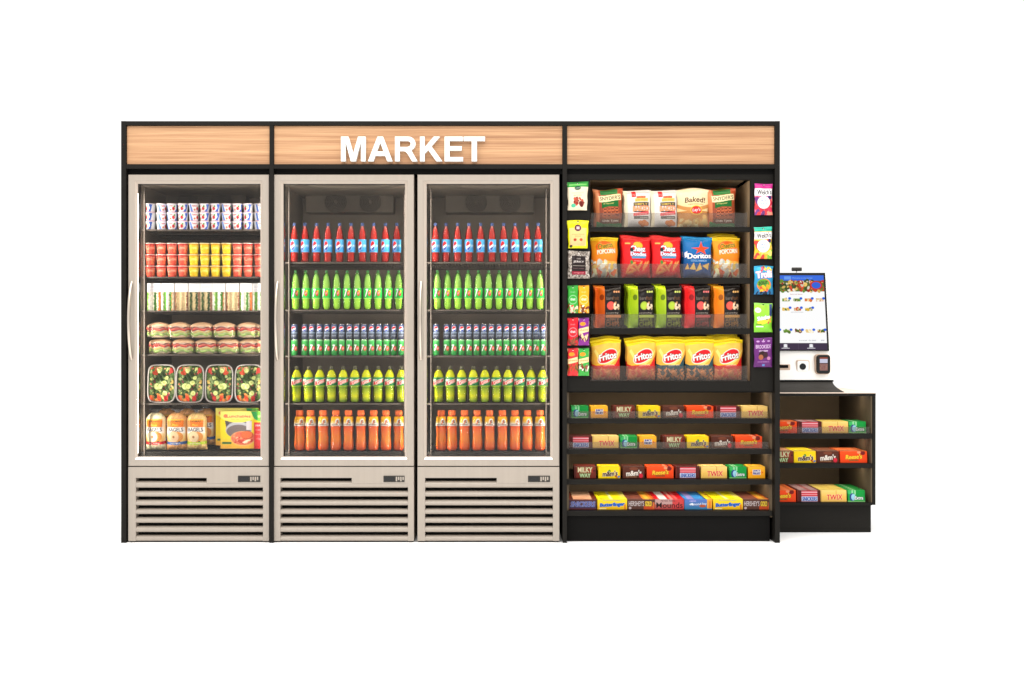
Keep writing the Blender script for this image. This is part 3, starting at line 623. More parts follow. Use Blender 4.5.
def mk_fritos(main, low):
    a = Art(*N(.152, .205), (250, 190, 60)); a.fade(0, .4, 1, 1, (248, 178, 70), (252, 206, 90)); a.band(.88, 1.4, (254, 226, 30), slope=.06); a.rect(0, 0, 1, .36, main); a.poly([(0, .36), (1, .36), (1, .62), (.82, .38), (.6, .30), (.3, .30), (0, .40)], main)
    a.poly([(.08, .72), (.3, .38), (.62, .36), (.86, .5), (.98, .72), (.98, .78), (.84, .58), (.62, .44), (.36, .44), (.14, .78)], (253, 226, 120))
    a.ell(.54, .57, .36, .16, (250, 240, 230), .3); a.ell(.54, .57, .33, .14, (216, 26, 34), .3); a.text('Fritos', .54, .57, .62, .17, (252, 244, 240), .045, .1, .18, out=(70, 20, 20), ow=1)
    a.text('ORIGINAL' if main[0] > 150 else 'HONEY BBQ', .6, .35, .4, .04, (250, 216, 190), .02, 0, .1); a.rect(0, 0, 1, .26, low)
    R = random.Random(4)
    for i in range(46): a.ell(R.uniform(.02, .98), R.uniform(.0, .26), .075, .02, np.array((222, 146, 96)) * R.uniform(.8, 1.12), R.choice([-1, 1]) * R.uniform(.3, 1.2))
    return a
B = {
 'pretzel': bag('pretzel_bag', 'snack bag', mk_snyder(), .145, .196, .05, seed=3),
 'cracker': bag('cracker_bag', 'snack bag', mk_naked(), .140, .190, .045, seed=4),
 'crisp': bag('chip_bag', 'snack bag', mk_baked(), .165, .196, .05, seed=5),
 'popcorn': bag('popcorn_bag', 'snack bag', mk_cheetos(), .140, .205, .05, seed=6),
 'doodle': bag('cheese_puff_bag', 'snack bag', mk_cheez(), .152, .210, .05, seed=7),
 'tortilla': bag('tortilla_chip_bag', 'snack bag', mk_doritos(), .150, .208, .05, seed=8),
 'apple_orange': bag('apple_chip_pouch', 'snack bag', mk_apple((222, 92, 36), (242, 116, 30), (232, 80, 70)), .137, .215, .045, flare=0, gusset=.37, seed=10, seal=.04),
 'apple_green': bag('apple_chip_pouch', 'snack bag', mk_apple((150, 190, 50), (196, 220, 30), (160, 184, 56)), .137, .215, .045, flare=0, gusset=.37, seed=10, seal=.04),
 'apple_red': bag('apple_chip_pouch', 'snack bag', mk_apple((226, 44, 52), (240, 44, 44), (232, 80, 76)), .137, .215, .045, flare=0, gusset=.37, seed=10, seal=.04),
 'apple_amber': bag('apple_chip_pouch', 'snack bag', mk_apple((236, 130, 50), (250, 156, 30), (230, 84, 70)), .137, .215, .045, flare=0, gusset=.37, seed=10, seal=.04),
 'corn_red': bag('corn_chip_bag', 'snack bag', mk_fritos((230, 40, 40), (214, 96, 80)), .152, .205, .055, flare=.12, seed=11),
 'corn_blue': bag('corn_chip_bag', 'snack bag', mk_fritos((44, 84, 96), (90, 92, 92)), .152, .205, .055, flare=.12, seed=12),
}
# ---- hanging packs
def mk_pouch(bg, top, fn, w=.1, h=.14): a = Art(*N(w, h, .0012), bg); a.rect(0, .86, 1, 1, top); fn(a); a.ell(.5, .95, .05, .02, BLK); return a
def p_cream(a):
    a.rect(0, .82, 1, 1, (50, 150, 60)); a.rect(.08, .88, .92, .93, (110, 190, 90)); a.ell(.5, .78, .15, .07, (40, 80, 56)); a.text('planet', .5, .78, .2, .04, WHITE); a.text('CHOCOLATE', .5, .61, .6, .05, (206, 176, 130)); a.text('BITES', .5, .52, .4, .05, (196, 160, 110))
    a.spots(26, (.32, .18, .8, .4), .08, [(150, 50, 36), (110, 36, 28), (186, 80, 60)], 3); a.ell(.28, .16, .12, .07, (80, 190, 150))
def p_yellow(a):
    a.fade(.08, .08, .92, .72, (244, 186, 130), (246, 206, 130)); a.ell(.5, .72, .17, .12, (96, 50, 66)); a.rect(.42, .67, .58, .77, (226, 190, 190)); a.text('superfood', .5, .49, .6, .04, (160, 110, 60)); a.text('bites', .5, .43, .3, .04, (180, 120, 70)); a.ell(.35, .3, .08, .05, (170, 60, 40)); a.ell(.66, .3, .08, .05, (190, 80, 40)); a.ell(.14, .07, .08, .05, (70, 60, 30))
def p_grey(a):
    a.spots(420, (0, 0, 1, 1), .035, [(176, 164, 152), (120, 108, 100), (206, 196, 186), (90, 80, 74)], 5); a.rect(.18, .14, .82, .82, (34, 24, 24)); a.text('JERKY', .5, .6, .5, .09, (226, 216, 210), .03); a.text('CRAFT', .5, .72, .2, .05, (200, 190, 180)); a.rect(.22, .45, .78, .47, (150, 140, 130)); a.text('beef strips', .5, .36, .5, .05, (120, 90, 90)); a.rect(.18, .14, .82, .26, (140, 30, 50)); a.text('original', .5, .2, .46, .06, (220, 150, 150))
def p_fruit(c1, c2):
    def f(a):
        a.spots(70, (0, 0, 1, .55), .12, c2, 6); a.rect(0, .62, 1, .84, (250, 248, 246)); a.text("Welch's", .52, .735, .80, .17, (50, 44, 50), .05, 0, .05); a.ell(.5, .40, .36, .2, (252, 250, 250)); a.text('FRUIT', .52, .45, .36, .06, (60, 90, 180), .03, 0, .06); a.text('SNACKS', .52, .36, .46, .06, (40, 110, 190), .03, 0, .06); a.ell(.86, .56, .09, .06, (50, 50, 100)); a.rect(0, .93, 1, 1, c1)
    return f
def p_sour(a):
    a.fade(0, 0, 1, 1, (36, 110, 160), (60, 176, 216)); a.spots(12, (0, .84, 1, 1), .09, [(240, 90, 110), (60, 176, 216), (250, 200, 60)], 2); a.text('Trolli', .5, .7, .84, .24, WHITE, .06, 0, .08, out=(236, 60, 110), ow=1); a.ell(.5, .33, .38, .22, (244, 124, 40)); a.ell(.46, .38, .32, .15, (90, 150, 50)); a.text('sour', .45, .4, .5, .12, (50, 60, 30), .04, .1, .1); a.spots(9, (.25, .12, .85, .3), .09, [(250, 170, 40), (240, 80, 60), (120, 200, 60)], 9); a.spots(9, (0, 0, 1, .08), .08, [(30, 60, 90), (20, 30, 60)], 4)
def p_green(a):
    a.fade(0, 0, 1, 1, (120, 196, 50), (166, 220, 70)); a.rect(0, .94, 1, 1, (150, 210, 90)); a.ell(.2, .75, .17, .09, (240, 250, 226)); a.text('SOUR', .2, .75, .2, .05, (100, 160, 60)); a.rect(.84, .55, .98, .97, (40, 60, 110)); a.ell(.56, .42, .4, .11, (240, 130, 60), .25); a.ell(.5, .38, .34, .1, (250, 214, 60), .2); a.text('Skittles', .5, .5, .74, .14, WHITE, .05, .15, .22, out=(70, 150, 50), ow=1); a.rect(.1, .17, .5, .21, (236, 246, 220)); a.rect(.1, .25, .4, .29, (100, 150, 50)); a.spots(6, (.6, .3, .95, .5), .05, [(220, 60, 70), (90, 70, 160), (250, 150, 40)], 4)
def p_purple(a):
    a.fade(0, 0, 1, 1, (94, 36, 104), (108, 44, 120)); [a.ell(.2 + .3 * k, .88, .09, .03, (186, 140, 196)) for k in range(3)]; a.text("BROOKSIDE", .5, .7, .84, .13, (216, 190, 220), .03); a.text('chocolate', .5, .56, .5, .06, (240, 230, 240), .03); a.ell(.44, .42, .2, .13, (46, 26, 26)); a.ell(.36, .34, .13, .09, (160, 90, 60)); a.ell(.62, .42, .13, .1, (60, 30, 40)); a.ell(.8, .3, .1, .06, (186, 120, 160)); a.text('acai and blueberry', .5, .18, .66, .05, (196, 150, 206)); a.rect(.44, .04, .58, .1, (90, 130, 190))
def p_bar(bg, style, c2):
    def f(a):
        a.rect(0, 0, 1, 1, bg); a.text('fruit', .5, .76, .45, .06, np.clip(np.array(bg) * .5 + 128, 0, 255))
        if style == 0:
            a.ell(.5, .48, .42, .17, np.clip(np.array(bg) * .55 + 112, 0, 255)); a.ell(.5, .48, .36, .14, bg); a.text('that', .5, .5, .5, .1, (250, 246, 240), .03)
            a.spots(20, (0, .0, 1, .26), .13, c2, 7)
        else:
            a.ell(.38, .78, .28, .07, (244, 150, 40)); a.poly([(0, .42), (1, .5), (1, .68), (0, .6)], (250, 216, 160)); a.text('chewy', .5, .55, .8, .09, (210, 120, 60), .03, 0, .05); a.spots(20, (0, .2, 1, .4), .12, c2, 8)
        a.rect(0, .96, 1, 1, np.array(bg) * .8)
    return f
PG = {}
def hang(name, art, w, h, t, seed, cat='snack pouch', flare=0.0): return bag(name, cat, art, w, h, t, flare=flare, seed=seed, seal=.05)
PG['cream'] = hang('chocolate_pouch', mk_pouch((236, 220, 190), (50, 150, 60), p_cream, .105, .142), .105, .142, .022, 4, flare=.14)
PG['yellow'] = hang('superfood_pouch', mk_pouch((244, 236, 24), (246, 240, 40), p_yellow, .105, .139), .105, .139, .022, 6, flare=.14)
PG['grey'] = hang('jerky_pouch', mk_pouch((150, 140, 130), (150, 140, 130), p_grey, .113, .138), .113, .138, .02, 8)
PG['purple_fruit'] = hang('fruit_snack_pouch', mk_pouch((236, 120, 150), (196, 40, 130), p_fruit((206, 60, 150), [(230, 60, 70), (120, 60, 130), (250, 150, 120), (206, 50, 80)]), .092, .157), .092, .157, .022, 2)
PG['teal_fruit'] = hang('fruit_snack_pouch', mk_pouch((240, 190, 90), (40, 176, 150), p_fruit((60, 196, 170), [(250, 190, 50), (236, 70, 60), (130, 190, 60), (250, 220, 110)]), .092, .16), .092, .16, .022, 4)
PG['sour'] = hang('gummy_candy_pouch', mk_pouch((50, 150, 200), (50, 150, 200), p_sour, .098, .142), .098, .142, .022, 6)
PG['green'] = hang('candy_pouch', mk_pouch((140, 206, 60), (140, 206, 60), p_green, .094, .146), .094, .146, .022, 8)
PG['purple'] = hang('chocolate_fruit_pouch', mk_pouch((100, 40, 110), (110, 50, 120), p_purple, .094, .148), .094, .148, .022, 10)
bars = []
for nm, bg, st, c2 in (('green', (58, 164, 60), 0, [(214, 60, 50), (240, 220, 190), (120, 60, 40)]), ('amber', (250, 170, 30), 0, [(240, 230, 200), (130, 60, 30), (250, 140, 40)]),
                      ('red', (222, 34, 46), 0, [(110, 60, 40), (150, 80, 50)]), ('purple', (134, 44, 140), 1, [(230, 190, 120), (60, 30, 40), (250, 220, 160)]),
                      ('red', (224, 52, 54), 1, [(150, 90, 40), (110, 90, 40)]), ('green', (64, 170, 70), 1, [(60, 40, 30), (240, 230, 220), (150, 60, 50)])):
    bars.append((nm, hang('snack_bar', mk_pouch(bg, bg, p_bar(bg, st, c2), .054, .139), .054, .139, .018, 4, 'snack bar')))
# ---- candy packs
def cd(w): return Art(int(w / .00115), 56, (0, 0, 0))
def k_gum():
    a = cd(.09); a.rect(0, 0, 1, 1, (20, 150, 62)); a.poly([(0, 1), (.5, 1), (.3, .6), (0, .7)], (60, 180, 96)); [a.rect(x, .62, x + .08, 1, (150, 214, 160)) for x in (.22, .38)]
    a.ell(.26, .4, .16, .34, (44, 60, 130)); a.ell(.32, .4, .13, .28, (150, 206, 226)); a.text('Extra', .64, .34, .5, .3, WHITE, .04, .1, out=(16, 60, 60)); a.rect(0, 0, 1, .08, (130, 200, 120)); return a
def k_juicy():
    a = cd(.09); a.rect(0, 0, 1, 1, (250, 170, 26)); a.fade(0, .5, 1, 1, (250, 170, 26), (252, 186, 50)); a.poly([(.12, .5), (.22, .62), (.22, .4)], (226, 80, 30)); a.poly([(.9, .5), (.8, .62), (.8, .4)], (226, 80, 30)); a.rect(.26, .3, .74, .76, (232, 226, 226)); a.text('JUICY', .5, .64, .42, .2, (40, 50, 130), .05); a.text('FRUIT', .5, .42, .42, .2, (40, 50, 130), .05); return a
def k_milky():
    a = cd(.116); a.rect(0, 0, 1, 1, (116, 44, 32)); a.rect(.0, 0, .1, 1, (84, 34, 26)); a.rect(.16, .46, .86, .98, (150, 50, 40)); a.text('MILKY', .5, .74, .66, .44, (226, 206, 170), .05, 0, 0, out=(90, 130, 60)); a.text('WAY', .5, .24, .5, .36, (200, 220, 170), .05, 0, 0, out=(60, 130, 60)); a.rect(.88, .6, .97, .7, (60, 20, 20)); return a
def mm(a, fg, bg): return a
def k_mmy():
    a = cd(.117); a.rect(0, 0, 1, 1, (253, 214, 20)); a.ell(.5, .62, .06, .14, (90, 150, 40)); a.text("m&m's", .52, .42, .68, .46, (70, 40, 34), .05, .1, .08, out=(236, 230, 220)); a.text('peanut', .52, .13, .3, .12, (170, 130, 20)); a.rect(.97, 0, 1, 1, (220, 150, 30)); a.spots(6, (.72, .06, .96, .24), .05, [(226, 140, 30), (206, 60, 40), (70, 120, 190)], 4); return a
def k_mmb():
    a = cd(.115); a.rect(0, 0, 1, 1, (88, 44, 32)); a.ell(.5, .84, .2, .14, (120, 64, 44)); a.text("m&m's", .5, .46, .72, .48, (236, 226, 214), .05, .1, .08, out=(50, 22, 18)); a.ell(.84, .22, .09, .2, (214, 40, 60)); a.text('milk chocolate', .4, .14, .5, .12, (190, 150, 110)); return a
def k_reese():
    a = cd(.142); a.rect(0, 0, 1, 1, (240, 70, 22)); a.fade(0, .6, 1, 1, (240, 70, 22), (244, 84, 30)); a.ell(.84, .84, .09, .18, (120, 30, 26)); a.ell(.7, .9, .07, .12, (236, 150, 110)); a.text("Reese's", .5, .52, .62, .4, (250, 200, 50), .05, .2, .06, out=(120, 70, 20)); a.rect(.32, .16, .68, .26, (120, 60, 26)); a.text('peanut butter cups', .5, .21, .34, .08, (250, 190, 80), .0); return a
def k_snick():
    a = cd(.127); a.rect(0, 0, 1, 1, (84, 30, 26)); a.rect(.18, .02, .84, .98, (206, 60, 70)); a.rect(.18, .78, .84, .88, (226, 170, 180)); a.rect(.18, .6, .84, .66, (232, 150, 160)); a.rect(.18, .04, .84, .46, (196, 206, 232)); a.text('SNICKERS', .51, .25, .6, .34, (40, 70, 160), .05, .15); a.rect(0, 0, .03, 1, (120, 40, 30)); return a
def k_twix():
    a = cd(.138); a.rect(0, 0, 1, 1, (234, 188, 92)); a.fade(0, .5, 1, 1, (236, 192, 96), (246, 208, 124)); a.rect(.59, .5, .62, 1, (196, 140, 60)); a.rect(.02, .5, .04, 1, (206, 150, 70)); a.text('TWIX', .54, .4, .6, .46, (214, 30, 40), .06, .1, .03, out=(250, 220, 170)); a.rect(0, 0, 1, .06, (220, 176, 90)); return a
CH = .0600
CN = {
 'gum': (k_gum, .090, 'green', 'gum_box', 'gum box', 'green gum box with blue badge'), 'juicy': (k_juicy, .090, 'orange', 'gum_box', 'gum box', 'orange gum box with blue lettering'),
 'milky': (k_milky, .116, None, 'candy_box', 'candy box', 'brown candy box with green outlined lettering'), 'mmy': (k_mmy, .117, None, 'candy_box', 'candy box', 'yellow chocolate candy box with brown lettering'),
 'mmb': (k_mmb, .115, None, 'candy_box', 'candy box', 'brown chocolate candy box with white lettering'), 'reese': (k_reese, .142, None, 'candy_box', 'candy box', 'orange peanut butter candy box'),
 'snick': (k_snick, .127, None, 'candy_box', 'candy box', 'brown and pink candy box with blue lettering'), 'twix': (k_twix, .138, None, 'candy_box', 'candy box', 'golden candy box with red lettering'),
}
CB = {k: pack_box(v[3], v[4], v[0](), v[1] * .95, CH * .97, .115) for k, v in CN.items()}
def top_of(k, n=10):                                     # striped tops of the thin packs in the kiosk
    a = Art(24, 4, {'gum': (60, 176, 84), 'reese': (244, 130, 70), 'snick': (206, 170, 170), 'twix': (252, 226, 110), 'milky': (206, 150, 110), 'mmy': (254, 226, 50), 'mmb': (150, 92, 64)}[k])
    if k == 'snick': a.rect(0, 0, .12, 1, (96, 40, 34)); a.rect(.86, 0, 1, 1, (96, 40, 34)); a.rect(.4, 0, .6, 1, (190, 110, 110))
    if k == 'gum': a.rect(0, .5, 1, 1, (30, 150, 64)); a.rect(.3, 0, .45, 1, (150, 220, 150))
    if k == 'twix': a.rect(.5, 0, .56, 1, (236, 190, 80))
    return a
CK = {k: pack_box(CN[k][3].replace('box', 'pack'), CN[k][4].replace('box', 'pack'), CN[k][0](), CN[k][1], CH, .027, top=top_of(k), lean=.10) for k in ('gum', 'reese', 'snick', 'twix', 'milky', 'mmy', 'mmb')}
CW = .00509
def big(name, w, fa, ta): f = Art(int(w / .0009), 60, (0, 0, 0)); fa(f); t = Art(int(w / .0023), 40, (0, 0, 0)); ta(t); return pack_box(name, 'candy box', f, w, .0515, .29, top=t)
def d_sn(a): a.rect(0, 0, 1, 1, (70, 46, 60)); a.fade(0, 0, 1, .7, (64, 56, 90), (96, 66, 76)); a.rect(0, .9, 1, 1, (120, 66, 50)); a.text('SNICKERS', .5, .52, .9, .5, (60, 80, 160), .05, .2, out=(186, 190, 220)); a.rect(0, 0, 1, .1, (110, 50, 50))
def t_sn(a): a.rect(0, 0, 1, 1, (110, 46, 26)); a.rect(.14, 0, .84, 1, (250, 200, 160)); a.fade(.14, 0, .84, 1, (244, 176, 136), (252, 212, 180))
def d_bf(a): a.rect(0, 0, 1, 1, (252, 206, 30)); a.fade(0, 0, 1, 1, (244, 186, 30), (253, 224, 40)); a.text('butterfinger', .5, .88, .6, .14, (120, 130, 190)); a.text('Butterfinger', .5, .44, .84, .46, (24, 84, 190), .05, .1, .06, out=(90, 150, 220)); a.rect(.9, 0, .96, .5, (226, 130, 40)); a.rect(.06, .04, .3, .12, (250, 240, 170))
def t_bf(a): a.rect(0, 0, 1, 1, (254, 240, 20)); a.poly([(.42, 0), (.52, 0), (.5, 1), (.40, 1)], (255, 253, 170)); a.rect(.78, 0, 1, .7, (254, 240, 60)); a.rect(.85, .3, 1, 1, (250, 236, 120))
def d_hs(a): a.rect(0, 0, 1, 1, (92, 60, 52)); a.rect(.6, 0, 1, .34, (206, 80, 40)); a.text("HERSHEY'S", .33, .58, .56, .5, (196, 186, 186), .04); a.text('GOLD', .77, .56, .24, .5, (240, 206, 60), .05, 0, 0, out=(110, 60, 40)); a.ell(.1, .14, .05, .12, (200, 180, 180)); a.rect(.93, .1, 1, .7, (214, 110, 60))
def t_hs(a): a.rect(0, 0, 1, 1, (132, 74, 60)); a.rect(.56, 0, .9, 1, (244, 150, 50)); a.rect(.66, 0, .8, 1, (250, 190, 70)); a.rect(.9, 0, 1, 1, (226, 96, 40))
def d_mo(a): a.rect(0, 0, 1, 1, (190, 90, 84)); a.rect(0, .5, .7, 1, (190, 150, 146)); a.rect(.6, 0, 1, 1, (206, 70, 70)); a.text("PETER PAUL", .45, .84, .5, .16, (90, 60, 60)); a.text('Mounds', .5, .42, .92, .54, (40, 24, 26), .03, .0, .0); a.rect(0, 0, 1, .1, (170, 60, 60))
def t_mo(a): a.rect(0, 0, 1, 1, (226, 20, 34)); a.rect(.16, 0, .42, 1, (254, 244, 244)); a.rect(.52, 0, .64, 1, (250, 160, 150)); a.rect(.7, 0, .8, 1, (244, 110, 110))
def d_al(a): a.rect(0, 0, 1, 1, (70, 130, 190)); a.fade(0, 0, 1, 1, (60, 126, 170), (90, 120, 196)); a.text('ALMOND', .3, .82, .24, .16, (214, 190, 236)); a.text('Almond Joy', .5, .5, .62, .34, (230, 240, 250), .04, .1, .05, out=(50, 70, 150)); a.ell(.66, .34, .12, .14, (190, 90, 60)); a.rect(.82, .1, 1, 1, (240, 170, 60)); a.rect(.88, .1, .96, .8, (232, 130, 40)); a.poly([(.15, .5), (.3, .65), (.34, .4)], (230, 236, 240))
def t_al(a): a.rect(0, 0, 1, 1, (60, 150, 230)); a.rect(.12, 0, .36, 1, (160, 150, 220)); a.rect(.74, 0, .78, 1, (30, 60, 110)); a.rect(.78, 0, .9, 1, (253, 226, 40)); a.rect(.9, 0, 1, 1, (240, 190, 40))
BIGC = {'sn': big('candy_carton', .138, d_sn, t_sn), 'bf': big('candy_carton', .150, d_bf, t_bf), 'hs': big('candy_carton', .138, d_hs, t_hs), 'mo': big('candy_carton', .146, d_mo, t_mo), 'al': big('candy_carton', .139, d_al, t_al)}

# ================================================================ the setting
o = MB().add([(-60, -40, 0), (60, -40, 0), (60, 60, 0), (-60, 60, 0)], [(0, 1, 2, 3)]).build('floor', M['floor']); o['kind'] = 'structure'

# ================================================================ market cabinet frame
FR = empty('market_cabinet_frame', (-.3, .35, 0), 'long black market display frame with wood header panels and white raised lettering', 'display frame')
XL0, XL1, XR0, XR1 = X(121, 0), X(126, 0), X(775, 0), X(780, 0)
ZT, DEP = Z(121, 0), .72
mb = MB(); mb.box(XL0, XL1, 0, DEP, 0, ZT, b=.0015).build('side_panel', M['black'], FR)
MB().box(XR0, XR1, 0, DEP, 0, ZT, b=.0015).build('side_panel', M['black'], FR)
MB().box(XL1, XR0, 0, DEP, Z(125.3, 0), ZT - .0005, b=.001).build('top_rail', M['black'], FR)
D1 = (X(269.4, 0), X(273.5, 0)); D2 = (X(562.6, 0), X(567, 0))
for d in (D1, D2): MB().box(d[0], d[1], .0005, DEP - .002, 0, Z(125.4, 0), b=.001).build('divider', M['black'], FR)
zr0, zr1 = Z(168.6, 0), Z(164.1, 0)
for x0, x1 in ((XL1, D1[0]), (D1[1], D2[0]), (D2[1], XR0)):
    MB().box(x0, x1, .001, .03, zr0, zr1, b=.001).build('lower_rail', M['black'], FR)
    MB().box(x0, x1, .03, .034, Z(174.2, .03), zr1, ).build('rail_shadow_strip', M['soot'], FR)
pans = []
for x0, x1 in ((XL1, D1[0]), (D1[1], D2[0]), (D2[1], XR0)):
    pans.append(MB().box(x0 + .001, x1 - .001, .012, .028, zr1 + .001, Z(125.3, 0) - .001, b=.0008).build('header_panel', M['wood'], FR))
MB().box(XL1, XR0, DEP - .012, DEP - .003, 0, Z(125.4, 0)).build('back_panel', M['black'], FR)
# raised letters on the middle header
def letter_mesh(ch, depth):
    """bold grotesque capitals, drawn in a unit box as outlines with their counters"""
    def arc(cx, cy, rx, ry, a0, a1, n=10): return [(cx + rx * math.cos(math.radians(a0 + (a1 - a0) * k / n)), cy + ry * math.sin(math.radians(a0 + (a1 - a0) * k / n))) for k in range(n + 1)]
    G = {
     'M': [[(0, 0), (0, 1), (.30, 1), (.5, .32), (.70, 1), (1, 1), (1, 0), (.815, 0), (.815, .79), (.60, 0), (.40, 0), (.185, .79), (.185, 0)]],
     'A': [[(0, 0), (.39, 1), (.61, 1), (1, 0), (.785, 0), (.70, .228), (.30, .228), (.217, 0)], [(.365, .395), (.635, .395), (.5, .765)]],
     'R': [[(0, 0), (0, 1), (.58, 1)] + arc(.58, .716, .33, .284, 90, -62) + [(.77, .36), (.82, .29), (1, 0), (.755, 0), (.57, .29), (.47, .395), (.38, .418), (.205, .418), (.205, 0)], [(.205, .578), (.52, .578)] + arc(.54, .706, .158, .126, -80, 90) + [(.205, .832)]],
     'K': [[(0, 0), (0, 1), (.205, 1), (.205, .556), (.62, 1), (.89, 1), (.51, .61), (.92 + .08, 0), (.735, 0), (.365, .465), (.205, .302), (.205, 0)]],
     'E': [[(0, 0), (0, 1), (.98, 1), (.98, .83), (.267, .83), (.267, .609), (.93, .609), (.93, .44), (.267, .44), (.267, .168), (1, .168), (1, 0)]],
     'T': [[(.378, 0), (.378, .83), (0, .83), (0, 1), (1, 1), (1, .83), (.622, .83), (.622, 0)]],
    }[ch]
    cu = bpy.data.curves.new('letter', 'CURVE'); cu.dimensions = '2D'; cu.fill_mode = 'BOTH'; cu.extrude = depth / 2
    for lp in G:
        sp = cu.splines.new('POLY'); sp.points.add(len(lp) - 1); sp.use_cyclic_u = True
        for p, q_ in zip(sp.points, lp): p.co = (q_[0], q_[1], 0, 1)
    ob = bpy.data.objects.new('letter', cu); COL.objects.link(ob)
    dg = bpy.context.evaluated_depsgraph_get(); ev = ob.evaluated_get(dg)
    me = bpy.data.meshes.new_from_object(ev); bpy.data.objects.remove(ob); bpy.data.curves.remove(cu); return me
word = 'MARKET'; lm = [letter_mesh(c, .2) for c in word]
ext = [(0, 1, 0, 1)] * 6
# letter boxes read off the photo (left and right edges in pixels)
LP = [(341, 365.5), (368, 392.5), (395, 417.5), (420, 442.3), (444.6, 463), (463.6, 485)]
za, zb = Z(161.2, -.012), Z(136.6, -.012)
for me, e, (l, r) in zip(lm, ext, LP):
    V = []
    for p in me.vertices:
        fx = (p.co.x - e[0]) / (e[1] - e[0]); fz = (p.co.y - e[2]) / (e[3] - e[2]); x = X(l, -.012) + fx * (X(r, -.012) - X(l, -.012))
        V.append((x - FR.location.x, (.0115 if p.co.z < 0 else -.014) - FR.location.y, za + fz * (zb - za)))
    for p, v in zip(me.vertices, V): p.co = v
    me.materials.clear(); me.materials.append(M['white']); me.name = 'letter'
    o = bpy.data.objects.new('letter', me); COL.objects.link(o); o.parent = pans[1]
# ================================================================ coolers
YD = .012
def rect(x0, x1, z0, z1, i, y): return [(x0 + i, y, z0 + i), (x1 - i, y, z0 + i), (x1 - i, y, z1 - i), (x0 + i, y, z1 - i)]
def cooler(pl, pr, label, shelf_y, slot_l, slot_m, slot_r, disp, evap, fans, post_l, post_r):
    x0, x1 = X(pl, YD), X(pr, YD); xc = (x0 + x1) / 2
    R = empty('glass_door_cooler', (xc, .35, 0), label, 'cooler', 'glass door coolers')
    zt, zm, zb = Z(174.6, YD), Z(466.4, YD), Z(541, YD)
    # insulated shell, open at the front
    ix0, ix1, iz0, iz1, yb = x0 + .024, x1 - .024, zm + .028, zt - .035, .64
    sh = MB()
    sh.box(x0, ix0, .075, .68, zb, zt - .001).box(ix1, x1, .075, .68, zb, zt - .001).box(ix0, ix1, .075, .68, iz1, zt - .001).box(ix0, ix1, .075, .68, zb + .02, iz0).box(ix0, ix1, yb, .68, iz0, iz1)
    sh.build('cabinet_shell', M['liner'], R)
    # door
    door = MB().loft([rect(x0, x1, zm + .002, zt, 0, .07), rect(x0, x1, zm + .002, zt, 0, YD + .002), rect(x0, x1, zm + .002, zt, .002, YD), rect(x0, x1, zm + .002, zt, .030, YD), rect(x0, x1, zm + .002, zt, .0325, YD + .002)], cap0=False, cap1=False)
    door.build('door_frame', M['steel'], R)
    dfr = [c for c in COL.objects if c.parent == R and c.name.startswith('door_frame')][-1]
    sub('bevel_trim', MB().loft([rect(x0, x1, zm + .002, zt, .0325, YD + .002), rect(x0, x1, zm + .002, zt, .045, YD + .012)], cap0=False, cap1=False), M['trim'], dfr)
    sub('door_gasket', MB().loft([rect(x0, x1, zm + .002, zt, .0452, YD + .0122), rect(x0, x1, zm + .002, zt, .046, .068)], cap0=False, cap1=False), M['grey_black'], dfr)
    sub('bevel_highlight', MB().prism([(YD + .0005, zm + .0335), (YD + .011, zm + .0335), (YD + .011, zm + .0458), (YD + .0095, zm + .0463), (YD - .0005, zm + .036)][::-1], x0 + .034, x1 - .034), M['chrome'], dfr)  # bright strip added as the highlight along the lower bevel
    gi = .0465
    MB().box(x0 + gi, x1 - gi, .040, .045, zm + .002 + gi, zt - gi).build('glass_pane', M['glass'], R)
    # bowed bar handle
    hx = x0 + .017; za_, zb_ = Z(282, YD), Z(359.5, YD); pts = []
    for k in range(17):
        t = k / 16; s_ = math.sin(math.pi * t) ** .6; pts.append((hx, YD + .004 - .046 * s_, za_ + (zb_ - za_) * t))
    MB().tube(pts, .0075, 12).build('door_handle', M['handle'], R, smooth=60)
    # base with louvres
    yb0 = YD + .001; zs = [Z(y, YD) for y in (479.8, 489.6, 498.5, 507.3, 516, 524.8, 534)]; hh = .0092
    sl0, sl1, slm = X(slot_l, YD), X(slot_r, YD), X(slot_m, YD)
    b = MB(); ztop = zm - .003
    b.box(x0, sl0, yb0, .06, zb, ztop).box(sl1, x1, yb0, .06, zb, ztop)
    b.box(sl0, sl1, yb0, .06, zs[0] + hh, ztop); b.box(slm, sl1 + .001, yb0 - .0004, .06, zs[0] - hh - .0085, zs[0] + hh + .001)
    edges = [zs[0] - hh] + sum([[z + hh, z - hh] for z in zs[1:]], []) + [zb]
    for k in range(0, len(edges), 2):
        t_, u_ = edges[k], edges[k + 1]
        b.prism([(yb0 + .006, u_), (.06, u_), (.06, t_), (yb0 + .016, t_), (yb0 + .008, t_ - .003), (yb0 + .002, t_ - .0075), (yb0, t_ - .012), (yb0, u_ + .008), (yb0 + .002, u_ + .003)][::-1], sl0 + .0005, sl1 - .0005)
    b.build('louvre_panel', M['steel'], R)
    MB().box(x0 + .002, x1 - .002, .061, .07, zb + .001, ztop).build('louvre_backing', M['soot'], R)
    MB().box(x0 + .004, x1 - .004, .03, .66, .001, zb - .001).build('plinth', M['soot'], R)
    MB().box(x0 + .001, x1 - .001, YD + .006, .06, zm - .0028, zm + .0015).build('door_gap', M['soot'], R)
    dx0, dx1 = X(disp[0], YD), X(disp[1], YD); dz0, dz1 = Z(482, YD), Z(475.7, YD)
    dp = MB().box(dx0, dx1, yb0 - .003, yb0 - .0002, dz0, dz1, b=.0008).build('temperature_controller', M['grey_black'], R)
    sub('display_window', MB().box(dx0 + .004, dx0 + .055, yb0 - .0045, yb0 - .0032, dz0 + .005, dz1 - .005), M['gloss_black'], dp)
